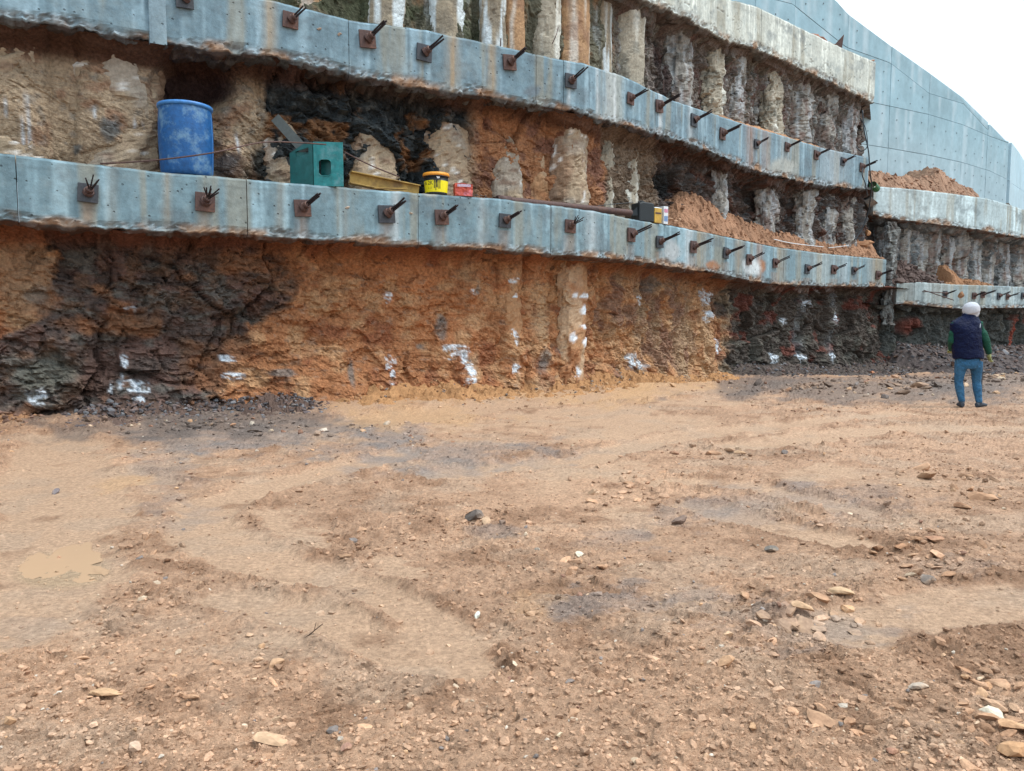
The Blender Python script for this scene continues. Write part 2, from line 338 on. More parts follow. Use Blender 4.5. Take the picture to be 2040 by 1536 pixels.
_, Z1T, Z1B = beam('lower_beam', PM, 0, W1T, W1B, .75, -400, 1766, [35, 492, 833, 1098, 1212, 1325, 1565], BL,
     streaks=[(790, 8, .8, WHT), (335, 9, .5, OCH), (225, 10, .4, OCH), (560, 9, .45, OCH), (690, 9, .3, OCH), (960, 6, .4, WHT), (1180, 12, .5, WHT), (1375, 8, .7, WHT), (1400, 14, .5, OCH), (1475, 10, .6, OCH), (1515, 8, .7, RST), (1560, 10, .5, OCH), (1640, 30, .5, (.42, .42, .38)), (1745, 14, .6, OCH), (1685, 8, .4, WHT)],
     seed=10, rag=.06, label='long blue-grey concrete beam, lower of the two crossing the whole cut, with clutter on top', rustlist=[(a, b + 18, 13 if a < 1200 else 8) for a, b in A1L],
     patches=[(1420, 528, 14, 12, RST), (1518, 528, 9, 14, RST), (860, 380, 20, 10, (.3, .3, .26)), (1500, 530, 20, 18, WHT), (1340, 500, 20, 25, (.36, .4, .42))])
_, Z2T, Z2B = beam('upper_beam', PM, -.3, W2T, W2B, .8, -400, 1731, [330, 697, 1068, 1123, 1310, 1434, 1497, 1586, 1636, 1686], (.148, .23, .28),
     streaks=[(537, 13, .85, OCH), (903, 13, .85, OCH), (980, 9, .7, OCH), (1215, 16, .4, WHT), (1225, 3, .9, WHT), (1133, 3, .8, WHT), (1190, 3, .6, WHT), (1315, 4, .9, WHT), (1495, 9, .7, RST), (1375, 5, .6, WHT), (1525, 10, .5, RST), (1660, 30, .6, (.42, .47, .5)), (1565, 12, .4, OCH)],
     seed=40, rag=.09, under=(.05, .03, .022), label='weathered blue-grey concrete beam, middle one of three stacked on the cut, sagging to the right', patches=[(1500, 340, 20, 12, RST), (1560, 335, 25, 20, (.34, .36, .34)), (1060, 180, 20, 12, (.13, .17, .2))])  # underside colour deepened to look like a shaded gap
_, Z3T, Z3B = beam('top_beam', PM, -.7, W3T, W3B, 1.5, 1187, 1745, [1508, 1624], (.47, .50, .46), seed=70, rag=.10, under=(.08, .055, .045), crackamp=.75, label='pale cracked concrete beam at the top of the cut, broken off square at its right end')

# notched lug cast over the joint of the upper beam, at left
def lug(px0, px1, y0, y1):
    a, _, _ = PM.hit(px0, 60, -.3); b, _, _ = PM.hit(px1, 60, -.3); zt = PM.hit(px0, y0, -.3)[1]; zb = PM.hit(px0, y1, -.3)[1]
    S = np.linspace(a, b, 10); Zs = np.linspace(zt, zb, 40); P = []
    for o in (0, .045, .045, 0):
        pass
    G = []
    prof = [(-.05, 0), (.05, 0), (.06, .15), (.06, .85), (.05, 1), (-.05, 1)]
    for z in Zs:
        G.append([(*PM.at(a + (b - a) * f, -.3 + o), z + .01 * math.sin(f * 9 + z * 5)) for o, f in prof])
    P = np.array(G); c = np.tile(np.array((.19, .27, .32)), (P.shape[0], P.shape[1], 1)) * (1 + .2 * fbm(P[..., 2] * 1.5, P[..., 0] * 9, 3, 3))[..., None]
    return P, c
P, c = lug(297, 331, -60, 86)
grid('joint_lug', P, c, M['concrete'], None, False, label='narrow vertical concrete lug over the joint at the left end of the middle beam', cat='concrete lug')

# ------------------------------------------------------------------ rock faces
OC1 = np.array((.37, .165, .075)); OC2 = np.array((.45, .265, .14)); RED = np.array((.15, .05, .025)); DK = np.array((.075, .055, .048)); DKG = np.array((.075, .08, .07)); BGE = np.array((.42, .32, .22))
GRY = np.array((.17, .185, .195)); CHALK = np.array((.68, .75, .82)); PUR = np.array((.125, .072, .058))
def face(name, path, q0, q1, ds, nv, zb, zt, offF, offS, rad, disp, color, label, back=False, toe=.25, **k):
    S = np.arange(q0, q1, ds); n = len(S); rows = []
    ts = np.linspace(0, 1, nv); P = np.zeros((nv, n, 3)); D = np.zeros((nv, n)); NF = np.zeros((nv, n, 2))
    B = zb(S); T = zt(S) - .015; X = []; base = np.zeros((nv, n, 3)); nx_, ny_ = path.nrm(S); fx, fy = path.at(S, 0)
    for j, t in enumerate(ts):
        if t < .78:
            f = t / .78; z = B + (T - rad - B) * f; o = offF + toe * (1 - f) ** 5; ca, sa = 1, 0
        else:
            a = (t - .78) / .22 * math.pi / 2; z = T - rad + rad * math.sin(a) ** .8; o = offF + (offS - offF) * (1 - math.cos(a)); ca, sa = math.cos(a), math.sin(a)
        base[j, :, 0] = fx + nx_ * o; base[j, :, 1] = fy + ny_ * o; base[j, :, 2] = z; NF[j, :, 0] = ca; NF[j, :, 1] = sa
    SS = np.tile(S, (nv, 1)); ZZ = base[..., 2] - .8 * NF[..., 1] * (ts[:, None] - .78)
    PX, PY = proj(base[..., 0], base[..., 1], base[..., 2])
    d = disp(SS, ZZ, PX, PY); edge = sm(np.tile(ts[:, None], (1, n)), .93, 1); d = d * (1 - .8 * edge)
    P = base.copy(); P[..., 0] += nx_ * d * NF[..., 0]; P[..., 1] += ny_ * d * NF[..., 0]; P[..., 2] -= d * NF[..., 1] * .6
    C = color(SS, ZZ, PX, PY, d)
    sof = sm(np.tile(ts[:, None], (1, n)), .80, .9)
    return grid(name, P, np.clip(C, .004, .95), M['rock'], None, True, False, **(dict(label=label, kind='structure') | k))
def crag(S, Z, sc, seed, an=1.0):
    wx = S + .25 * fbm(S * 1.3, Z * 1.3, 3, seed); wz = Z + .18 * fbm(S * 1.7, Z * 1.7, 3, seed + 1)
    ca, sa = math.cos(.35), math.sin(.35); u = (wx * ca - wz * sa); v = (wx * sa + wz * ca) * an
    a, e1 = facet(u * sc, v * sc, seed + 2); b, e2 = facet(u * sc * 2.7, v * sc * 2.7, seed + 3); c, e3 = facet(u * sc * 6.5, v * sc * 6.5, seed + 4)
    return .55 * a + .30 * b + .17 * c + .2 * fbm(S * 2, Z * 2, 4, seed + 5) - .30 * (1 - sm(e1, 0, .10)) - .16 * (1 - sm(e2, 0, .10)) - .07 * (1 - sm(e3, 0, .12))
def groundz(x, y):
    x = np.asarray(x, float); y = np.asarray(y, float)
    z = -.32 * sm(x, 7, 13) * sm(y, 20, 28) + .12 * sm(y - .6 * x, 13.5, 16.2) * (1 - sm(x, 3, 6))
    return z + .05 * fbm(x * .35, y * .35, 3, 501) - .03 * sm(y, 0, 6)

T1P = [(22, 250, 60, .33, 'beige', None, 'broad beige pile at the left edge above the lower beam'), (238, 270, 66, .34, 'beige', None, 'broad beige pile just left of the blue drum'),
       (572, 310, 44, .22, 'beige', 232, 'beige pile half hidden behind the green steel box'), (748, 300, 56, .40, 'beige', 236, 'smooth arch-topped beige pile right of the green box'),
       (902, 310, 50, .26, 'beige', 205, 'beige pile directly behind the yellow bucket'), (1016, 330, 40, .22, 'beige', 262, 'beige pile between the bucket and the rusty pipes'),
       (1076, 330, 24, .12, 'ochre', 290, 'narrow ochre pile just left of the wide cracked pile'), (1147, 330, 46, .46, 'beige', None, 'wide beige pile with a sharp right edge above the rusty pipes'),
       (1211, 350, 24, .22, 'pale', None, 'smooth pale pile right of the wide cracked pile'), (1262, 360, 38, .16, 'pale', None, 'grey pile behind the black container'),
       (1432, 400, 14, .30, 'grey', None, 'thin pile rising out of the orange earth heap at its top'), (1532, 410, 21, .34, 'grey', None, 'grey pile rising from the middle of the orange earth heap'),
       (1606, 420, 19, .36, 'grey', None, 'pale grey pile right of centre in the orange earth heap'), (1652, 430, 19, .32, 'grey', None, 'grey pile near the right end of the earth heap'),
       (1690, 430, 18, .36, 'grey', None, 'dark grey pile at the right corner of the middle face')]
T2P = [(622, 5, 34, .2, 'brown', 'pale brown pile at the far left above the middle beam'), (772, 30, 36, .28, 'drip', 'pile with a broad white drip, second from the left above the middle beam'),
       (895, 40, 34, .34, 'drip', 'white-washed pile third from the left above the middle beam'), (984, 60, 26, .36, 'drip', 'pile with a bright blue-white run left of the brown piles'),
       (1024, 60, 20, .30, 'brown', 'narrow pinkish brown pile beside the blue-white run'), (1095, 70, 28, .2, 'pale', 'dark mossy pile with a thin white stripe'),
       (1150, 70, 38, .45, 'brown', 'wide orange brown pile with a sharp right edge above the middle beam'), (1204, 80, 16, .30, 'drip', 'slim grey pile with a white tongue between two wide piles'),
       (1260, 90, 37, .46, 'pale', 'wide pale pile with a sharp right edge left of the dark gap'), (1362, 140, 32, .34, 'grey', 'rough grey pile just right of the dark gap'),
       (1424, 160, 23, .40, 'pale', 'streaked pile below the first joint of the pale top beam'), (1468, 180, 22, .30, 'grey', 'grey bulging pile in the middle of the upper right face'),
       (1540, 200, 21, .38, 'pale', 'pale flat-fronted pile below the middle of the top beam'), (1596, 215, 29, .36, 'grey', 'broad rough pile under the second joint of the top beam'),
       (1652, 240, 22, .34, 'grey', 'grey pile second from the right corner above the middle beam'), (1692, 255, 18, .38, 'grey', 'last grey pile at the right corner above the middle beam')]
RPX = (1757, 1800, 1828, 1858, 1886, 1914, 1942, 1970, 1999, 2028)
def swell(PX, Z, tab, k=.8, wide=1.45):
    d = 0 * PX
    for px, hw, bu in tab: d = np.maximum(d, bu * k * np.sqrt(np.clip(1 - (np.abs(PX - px + 3 * np.sin(Z * 2 + px)) / (hw * wide)) ** 2.2, 0, 1)))
    return d
# ---- tier 0
def lim(y, ys, xs): return np.interp(y, ys, xs)
def dark0(PX, PY):
    wx = PX + 28 * fbm(PX / 60, PY / 40, 4, 91); wy = PY
    r = lim(wy, [450, 600, 640, 700, 790, 860], [588, 572, 512, 475, 425, 500]); l = lim(wy, [450, 590, 640, 700, 760], [104, 108, 70, -80, -200])
    k_ = 8 + 30 * sm(fbm(PX / 90, PY / 60, 2, 93), -.2, .4); wx = wx + 14 * fbm(PX / 14, PY / 9, 3, 94); a = sm(wx, l - k_, l + k_) * (1 - sm(wx, r - k_, r + k_)); b = sm(wx, 1410, 1450 + 0 * wx)
    return a, b
P0 = [(1020, 22, .10), (935, 20, .07), (1072, 24, .10), (1232, 22, .14), (1272, 18, .12), (1320, 22, .08), (1360, 22, .07), (1398, 22, .12), (1465, 25, .08), (1530, 18, .09), (1588, 16, .12), (1648, 14, .12), (1700, 14, .08), (775, 26, .05), (690, 30, .04)]
def disp0(S, Z, PX, PY):
    a, b = dark0(PX, PY); dk = np.maximum(a, b)
    d = dk * (crag(S, Z, .62, 11, 1.5) * .24 + crag(S, Z, 1.9, 16, 1.6) * .09 * sm(fbm(S * .7, Z * .9, 2, 17), -.3, .2)) + dk * .03 * facet(S * 5, Z * 11, 15)[0]
    soil = .10 * fbm(S * .9, Z * .9, 4, 21) + .03 * fbm(S * 3, Z * 9, 4, 22) + .05 * (facet(S * 2.4, Z * 3.4, 24)[0]) * sm(fbm(S * .6, Z * .8, 2, 25), -.25, .3)
    soil += .05 * crag(S, Z, 1.1, 46, 1.3) + .035 * facet(S * 6, Z * 9, 28)[0] * sm(fbm(S * .9, Z * 1.1, 3, 29), -.2, .3); soil += .11 * crag(S, Z, 1.6, 26) * sm(PX, 880, 1000) * (.5 + .5 * sm(PX, 1187, 1230))
    d = d + (1 - dk) * soil
    for px, hw, am in P0: d = d + am * 1.5 * np.clip(1 - (np.abs(PX - px + 4 * np.sin(Z * 2.3 + px)) / (hw * 1.15)) ** 2.4, 0, 1) ** .5 * np.clip(.75 + .9 * fbm(S, Z * 1.1, 2, int(px)), 0, 1.3)
    d = d - .16 * sm(PX, 1187, 1192) * (1 - sm(PX, 1192, 1430))
    return d
lime0 = [(68, 795, 17, 16), (250, 725, 6, 16), (265, 770, 24, 12), (224, 775, 4, 9), (455, 714, 12, 5), (464, 751, 20, 8), (262, 618, 9, 6), (278, 798, 10, 6), (775, 592, 6, 9), (772, 722, 9, 8), (779, 738, 6, 20), (900, 700, 20, 10), (928, 722, 9, 14), (936, 745, 6, 22), (937, 582, 8, 9), (1020, 598, 8, 12), (1022, 560, 8, 4), (1023, 735, 9, 9), (1021, 668, 4, 14), (1272, 596, 8, 8), (1272, 720, 15, 13), (1412, 588, 13, 14), (1405, 628, 13, 10), (1418, 690, 10, 14), (1530, 712, 9, 10), (1594, 712, 11, 7), (1602, 606, 9, 8), (1650, 622, 6, 10), (1650, 712, 6, 7), (1625, 560, 4, 14), (1560, 640, 4, 6)]
def color0(S, Z, PX, PY, d):
    a, b = dark0(PX, PY); n1 = fbm(S * 1.1, Z * 1.3, 5, 31); n2 = fbm(S * 2.7, Z * 4, 5, 32); n3 = fbm(S * 6, Z * 14, 4, 33)
    c = np.broadcast_to(OC1, S.shape + (3,)).copy() * (1 + .25 * n1)[..., None]
    c = mix(c, OC2, sm(n2 + .35 * sm(PX, 850, 1150), .0, .5) * .8); c = mix(c, RED * 1.3, sm(fbm(S * 1.6, Z * 2.2, 4, 34), .12, .5) * .7)
    c = mix(c, (.24, .19, .15), sm(n3, .3, .6) * .45)
    c = mix(c, OC2 * 1.1, .6 * sm(PX, 1185, 1230) * (1 - sm(PX, 1400, 1440)) * (.6 + .4 * n2))
    pu = sm(fbm(S * 2.2, Z * 1.2, 3, 44), .05, .3) * sm(PX, 1190, 1200) * (1 - sm(PX, 1380, 1420)); c = mix(c, (.17, .10, .08), pu * .7)
    c = mix(c, (.27, .20, .13), .6 * blob(PX, PY, 50, 560, 60, 90, 3)); c = mix(c, (.17, .15, .13), .7 * blob(PX, PY, 75, 590, 28, 22, 4))
    dk = np.broadcast_to(DK * 1.25, S.shape + (3,)) * (1 + .4 * n1)[..., None]
    dk = mix(dk, PUR * 1.2, sm(n2, .05, .35) * .8); dk = mix(dk, (.135, .125, .11), sm(fbm(S * 3.5, Z * 7, 4, 36), .08, .4) * .8)
    dk = mix(dk, OC1 * .8, sm(fbm(S * 1.5, Z * 2, 4, 37), .12, .42) * .7); dk = mix(dk, (.16, .09, .055), sm(fbm(S * 4, Z * 5, 4, 39), .1, .4) * .6)
    dk = mix(dk, (.13, .135, .115), .8 * blob(PX, PY, 95, 755, 70, 50, 5)); dk = mix(dk, PUR * .9, .8 * blob(PX, PY, 195, 735, 50, 50, 6))
    c = mix(c, dk, a)
    dr = np.broadcast_to(np.array((.082, .068, .058)), S.shape + (3,)) * (1 + .35 * n1)[..., None]
    dr = mix(dr, (.135, .13, .11), sm(n2, .0, .35) * .7); dr = mix(dr, (.17, .05, .035), sm(fbm(S * 1.3, Z * 1.8, 4, 38), .2, .42) * .75)
    dr = mix(dr, (.26, .21, .15), .8 * blob(PX, PY, 1445, 640, 18, 130, 9, .6) * sm(n2, -.2, .2))
    c = mix(c, dr, b)
    for px, hw, am in P0:
        if px < 1430: c = mix(c, (.44, .31, .19), .65 * np.exp(-((PX - px - 2) / (hw * .8)) ** 4) * sm(fbm(S * 2.5, Z * 1.5, 3, int(px)), -.2, .35) * sm(PX, 850, 950))
    for px in (1530, 1588, 1648): c = mix(c, GRY * 1.2, .55 * np.exp(-((PX - px) / 7) ** 2) * sm(n1, -.4, .2))
    c = mix(c, RED * 1.1, .75 * sm(-PY, -np.interp(PX, [0, 600, 1187, 1450], [500, 520, 560, 590]), -np.interp(PX, [0, 600, 1187, 1450], [470, 480, 515, 560])) * (1 - .5 * b))  # reddish soil band below the lower beam, beam's shade put into the colour
    for px, py, rx, ry in lime0:
        m = blob(PX, PY, px, py, rx * 1.15, ry * 1.15, int(px) % 37, .35, 1.0); c = mix(c, CHALK, np.clip(m * 1.2, 0, 1) * sm(fbm(S * 7, Z * 12, 4, 45, .75), -.28, .08))
    for px, py, rx, ry in ((700, 745, 8, 32), (945, 575, 5, 12), (1080, 720, 14, 30), (1120, 700, 12, 8), (880, 650, 12, 26), (560, 742, 30, 8), (840, 690, 10, 8), (1300, 570, 14, 18)):
        c = mix(c, (.17, .175, .17), .7 * blob(PX, PY, px, py, rx, ry, int(px) % 31, .4))
    return c
q1 = PM.s_of(1785, 650, -.75)
face('lower_rock_face', PM, 2.0, q1, .035, 118, lambda s: groundz(*PM.at(s, -.5)) - .15, Z1B, -.78, -.06, .42, disp0, color0, 'lowest cut face of ochre soil and dark broken rock under the lower beam', toe=.3)

# ---- tier 1
def disp1(S, Z, PX, PY):
    dk = sm(PX, 500, 540) * (1 - sm(PX, 880, 940)) + sm(PX, 1290, 1330)
    d = crag(S, Z, 1.3, 111, 1.4) * (.05 + .07 * sm(PX, 305, 330) + .14 * dk) + .12 * fbm(S * .8, Z * .8, 3, 113)
    d = d + swell(PX, Z, [(a[0], a[2], a[3]) for a in T1P if a[0] != 748], .6, 1.3) + .1 * crag(S, Z, 2.2, 117, .7) * sm(PX, 1187, 1300)
    d = d - .55 * blob(PX, PY, 385, 175, 75, 60, 8, .5, .3) + .16 * blob(PX, PY, 470, 270, 50, 90, 9, .5, .2) + .18 * blob(PX, PY, 120, 230, 190, 120, 12, .6, .2)
    d = d - .3 * blob(PX, PY, 1325, 370, 35, 40, 10) - .35 * blob(PX, PY, 1495, 400, 30, 30, 14)
    return d
def color1(S, Z, PX, PY, d):
    n1 = fbm(S * 1.1, Z * 1.3, 5, 131); n2 = fbm(S * 2.9, Z * 3.4, 5, 132); n3 = fbm(S * 7, Z * 7, 4, 133)
    c = np.broadcast_to(BGE * .85, S.shape + (3,)).copy() * (1 + .2 * n1)[..., None]
    c = mix(c, (.24, .13, .08), sm(n2, .05, .4) * .7); c = mix(c, (.17, .17, .16), sm(n3, .2, .5) * .5)
    lft = 1 - sm(PX + 12 * n2, 300, 318)
    dk = np.broadcast_to(np.array((.032, .040, .045)), S.shape + (3,)) * (1 + .4 * n1)[..., None]
    dk = mix(dk, (.26, .13, .06), sm(fbm(S * 2.4, Z * 2.4, 4, 134), .22, .38) * .85); dk = mix(dk, (.11, .12, .12), sm(n3, .1, .45) * .7)
    m = sm(PX + 16 * n2, 515, 530) * (1 - sm(PX + 20 * n1 + (PY - 250) * .1, 905, 950)); c = mix(c, dk, m)
    c = mix(c, (.05, .03, .028), blob(PX, PY, 390, 165, 85, 42, 3, .4, .3)); c = mix(c, (.07, .03, .02), .8 * (1 - sm(PY, np.interp(PX, [0, 300, 600], [70, 120, 150]), np.interp(PX, [0, 300, 600], [110, 150, 190]))) * (PX < 900))  # hollow and upper band painted dark as shade under the upper beam
    c = mix(c, (.045, .055, .06), .9 * blob(PX, PY, 300, 300, 18, 60, 4)); c = mix(c, (.05, .06, .062), .9 * blob(PX, PY, 525, 330, 30, 40, 5)); c = mix(c, (.12, .14, .16), .7 * blob(PX, PY, 450, 330, 40, 30, 6))
    m = sm(PX, 920, 960) * (1 - sm(PX, 1187, 1200)); c = mix(c, mix(np.broadcast_to(OC1 * 1.0, c.shape), (.20, .09, .06), sm(n2, -.1, .3)), m * .85)
    m = sm(PX, 1187, 1195) * (1 - sm(PX, 1290, 1320)); c = mix(c, (.16, .12, .09), m * .8)
    dr = np.broadcast_to(np.array((.11, .09, .082)), S.shape + (3,)) * (1 + .4 * n1)[..., None]; dr = mix(dr, (.12, .06, .045), sm(n2, .0, .35) * .8); dr = mix(dr, GRY * .9, sm(n3 + .3 * sm(PX, 1450, 1700), .1, .5) * .7)
    c = mix(c, dr, sm(PX + 10 * n1, 1290, 1315)); c = mix(c, (.03, .037, .04), .9 * blob(PX, PY, 1325, 368, 32, 36, 11))
    top = np.interp(PX, [0, 600, 1000, 1187, 1430, 1700], [95, 165, 225, 265, 330, 385]); c = mix(c, (.075, .035, .022), .85 * (1 - sm(PY, top - 10, top + 26)) * (1 - .6 * m) * (1 - .5 * sm(PX, 520, 560) * (1 - sm(PX, 850, 900))))  # brown soil along the beam's underside, shade painted into its tone
    for px, py, rx, ry in ((215, 265, 18, 22), (152, 300, 9, 10), (305, 330, 12, 24)): c = mix(c, (.10, .125, .14), .75 * blob(PX, PY, px, py, rx, ry, int(px) % 29, .4))
    for px, py, ry in ((54, 225, 28), (60, 275, 30), (46, 275, 30), (12, 225, 18), (185, 235, 12), (265, 270, 22), (283, 275, 22), (468, 290, 20)):
        c = mix(c, CHALK * .8, .8 * np.exp(-((PX - px - (PY - py) * .08) / 3.2) ** 2) * np.exp(-((PY - py) / ry) ** 4))
    return c
e1 = PM.s_of(1708, 420, -.95)
def cutpath(path, e, off, back=6):
    S = np.linspace(0, e, 200); x, y = path.at(S, 0); nx_, ny_ = path.nrm(e); p = [(a, b) for a, b in zip(x, y)]
    return p
def withback(path, e, ln=5):
    S = np.linspace(0, e, 300); x, y = path.at(S, 0); p = list(zip(x, y)); ex, ey = x[-1], y[-1]; r = Vector((ex, ey)).normalized()
    nn = Path(p + [(ex + r.x * ln * 1.0 - .35 * ln * r.y * 0, ey + r.y * ln)], win=.15); nn.smax = e; return nn
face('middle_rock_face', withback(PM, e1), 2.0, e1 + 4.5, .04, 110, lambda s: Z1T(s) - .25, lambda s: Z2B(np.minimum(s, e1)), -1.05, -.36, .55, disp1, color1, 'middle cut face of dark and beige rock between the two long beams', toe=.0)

# ---- tier 2
def disp2(S, Z, PX, PY):
    return swell(PX, Z, [(a[0], a[2], a[3]) for a in T2P], .66, 1.3) + crag(S, Z, 1.6, 211, .8) * (.09 + .11 * sm(PX, 1187, 1300)) + .12 * fbm(S * .8, Z * .8, 3, 213)
def color2(S, Z, PX, PY, d):
    n1 = fbm(S * 1.1, Z * 1.1, 5, 231); n2 = fbm(S * 2.9, Z * 2.2, 5, 232); n3 = fbm(S * 9, Z * 3, 4, 233)
    c = np.broadcast_to(np.array((.13, .125, .09)), S.shape + (3,)).copy() * (1 + .35 * n1)[..., None]
    c = mix(c, (.27, .16, .085), sm(n2, .1, .45) * .7); c = mix(c, (.06, .075, .04), sm(fbm(S * 2, Z * 3, 4, 234), .05, .4) * .8 * (1 - sm(PX, 850, 1200)))
    c = mix(c, (.05, .055, .03), .8 * blob(PX, PY, 675, 12, 60, 30, 3))
    r = np.broadcast_to(np.array((.18, .155, .14)), S.shape + (3,)) * (1 + .4 * n1)[..., None]; r = mix(r, (.13, .07, .06), sm(n2, .1, .4) * .7); r = mix(r, (.10, .105, .085), sm(n3, .1, .4) * .6)
    c = mix(c, r, sm(PX, 1187, 1230)); c = mix(c, (.045, .03, .03), .8 * blob(PX, PY, 1312, 120, 20, 80, 4))
    c = mix(c, (.35, .38, .38), sm(fbm(S * 6, Z * .6, 4, 235), .22, .5) * .55 * sm(PX, 700, 900))
    bt = np.interp(PX, [1297, 1448, 1620, 1710], [10, 92, 155, 205]); c = mix(c, (.10, .07, .055), .8 * (1 - sm(PY, bt - 5, bt + 22)) * sm(PX, 1187, 1200))  # soil below the top beam, tinted darker to stand for its shade
    return c
e2 = PM.s_of(1712, 260, -1.3)
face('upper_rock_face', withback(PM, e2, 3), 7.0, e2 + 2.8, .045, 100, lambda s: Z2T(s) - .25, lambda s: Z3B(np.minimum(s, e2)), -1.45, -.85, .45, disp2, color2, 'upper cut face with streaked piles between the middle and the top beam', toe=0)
# soil bank closing the top of the cut behind the beams
# ---- right-hand recessed section
R1T = ((1690, 366), (1742, 371), (1829, 378), (1907, 387), (1966, 395), (2019, 410), (2040, 418), (2200, 440), (2300, 452))
R1B = ((1690, 424), (1742, 427), (1765, 433), (1826, 441), (1894, 449), (1965, 459), (2040, 474), (2200, 490), (2300, 500))
R2T = ((1690, 566), (1786, 565), (1830, 562), (1904, 567), (2040, 572), (2300, 585))
R2B = ((1690, 603), (1786, 605), (1830, 607), (1904, 614), (1960, 613), (2040, 613), (2300, 618))
_, ZR1T, ZR1B = beam('recessed_upper_beam', RP, 0, R1T, R1B, 1.3, 1741, 2290, [1828, 1905, 1967, 2019, 2090], (.38, .48, .51), seed=90, rag=.08, label='pale concrete beam at right under the tall panelled wall, earth heaped on it', ds=.08,
     streaks=[(1850, 60, .25, (.5, .5, .45)), (1780, 30, .3, (.5, .53, .52))])
_, ZR2T, ZR2B = beam('recessed_lower_beam', RP, .3, R2T, R2B, .9, 1787, 2290, [1829, 1871, 1908, 1960, 2015], (.27, .34, .36), seed=120, rag=.05, label='low concrete beam at far right behind the worker, rubble lying on its left end', ds=.08,
     streaks=[(1800, 22, .6, (.24, .23, .19)), (1815, 9, .7, (.12, .12, .11)), (1870, 30, .3, OCH)])
def dispR(S, Z, PX, PY): return swell(PX, Z, [(a, 13, .4) for a in RPX], .8, 1.25) + crag(S, Z, 1.2, 311, .8) * .26
def colorR(S, Z, PX, PY, d):
    n1 = fbm(S * 1.1, Z * 1.1, 5, 331); n2 = fbm(S * 2.4, Z * 2, 5, 332)
    c = np.broadcast_to(np.array((.17, .185, .19)), S.shape + (3,)).copy() * (1 + .35 * n1)[..., None]
    c = mix(c, (.20, .15, .13), sm(n2 + .2 * sm(PX, 1930, 2000), .1, .4) * .7); c = mix(c, (.05, .055, .06), sm(-n2, .15, .4) * .7)
    c = mix(c, (.36, .16, .08), .8 * blob(PX, PY, 1880, 530, 12, 28, 3)); return c
def colorR0(S, Z, PX, PY, d):
    n1 = fbm(S * 1.1, Z * 1.1, 5, 341); n2 = fbm(S * 2.4, Z * 2, 5, 342)
    c = np.broadcast_to(np.array((.082, .086, .08)), S.shape + (3,)).copy() * (1 + .35 * n1)[..., None]
    c = mix(c, (.10, .10, .085), sm(n2, .1, .4) * .7); c = mix(c, (.27, .06, .035), .9 * blob(PX, PY, 2000, 665, 9, 35, 3)); c = mix(c, (.22, .06, .04), .8 * blob(PX, PY, 1800, 650, 18, 20, 4))
    return mix(c, (.24, .06, .04), .8 * blob(PX, PY, 2035, 635, 14, 20, 5))
face('recessed_rock_face', RP, 0, RP.L, .07, 60, lambda s: ZR2T(s) - .2, ZR1B, -1.1, -.1, .35, dispR, colorR, 'grey piled rock face between the two beams at right', toe=0)
face('recessed_lower_rock_face', RP, 0, RP.L, .07, 50, lambda s: s * 0 - .6, ZR2B, -.7, .2, .3, dispR, colorR0, 'dark rock face below the far right beam', toe=.3)

# ------------------------------------------------------------------ concrete piles
def pile(path, offF, px, py, hw, zb, zt, bulge, style, seed, label, group, arch=None, rough=1.0, na=26):
    if rough > 2: hw *= 1.28; bulge += .07
    s0, _, Y = path.hit(px, py, offF + bulge * .5); nx_, ny_ = [float(v) for v in path.nrm(s0)]
    X, Yc = [float(v) for v in path.at(s0, 0)]; dist = math.hypot(X, Yc)
    vx, vy = -X / dist, -Yc / dist; R = hw * math.hypot(*path.at(s0, offF)) / F * 1.02
    cxo = offF + bulge - R; bx, by = X + nx_ * cxo, Yc + ny_ * cxo
    b, t = float(zb(s0)) - .15, float(zt(s0)) + .1; nz = max(8, int((t - b) / .045)); zs = np.linspace(b, t, nz)
    an = np.linspace(-2.0, 2.0, na)
    if arch: t = min(t, path.hit(px, arch, offF + bulge)[1]); nz = max(8, int((t - b) / .045)); zs = np.linspace(b, t, nz)
    A, Z = np.meshgrid(an, zs); a0 = math.atan2(ny_, nx_)
    r = R * (1 + 0 * A)
    if arch:
        za = path.hit(px, arch, offF + bulge)[1]; za = min(za, t); zs0 = max(b, za - R * 2.9); f = np.clip((Z + .15 * R * fbm(A * 2, Z * 0 + seed, 3, seed) - zs0) / (za - zs0), 0, 1); r = r * np.clip(1 - f ** 2.2, .03, 1) ** .55
    sc = s0 * 3 + A * R
    nn = crag(sc, Z, 1.7, seed, .8) * (.035 if rough < 1 else .055) + fbm(sc * 2, Z * 1.4, 4, seed + 1) * .03 + fbm(sc * 9, Z * 1.2, 3, seed + 2) * .010
    r = r + nn * rough * min(1, R / .35)
    r = r * (1 + .05 * fbm(Z * .8 + seed, Z * 0, 2, seed + 4)); cn_, sn_ = np.cos(A) * r * .72, np.sin(A) * r * 1.06
    bx += nx_ * R * .25; by += ny_ * R * .25; P = np.stack([bx + nx_ * cn_ - ny_ * sn_, by + ny_ * cn_ + nx_ * sn_, Z], -1)
    PX, PY = proj(P[..., 0], P[..., 1], P[..., 2]); c = style(sc, Z, PX, PY, seed, A)
    P -= np.array([bx, by, b]); o = grid('concrete_pile', P, np.clip(c, .01, .9), M['pile'], None, False, False, label=label, cat='pile', group=group)
    o.location = (bx, by, b); return o
def bs(c0, S, Z, seed): return np.broadcast_to(np.array(c0, float), S.shape + (3,)).copy() * (1 + .16 * fbm(S * 2, Z * 2, 4, seed))[..., None]
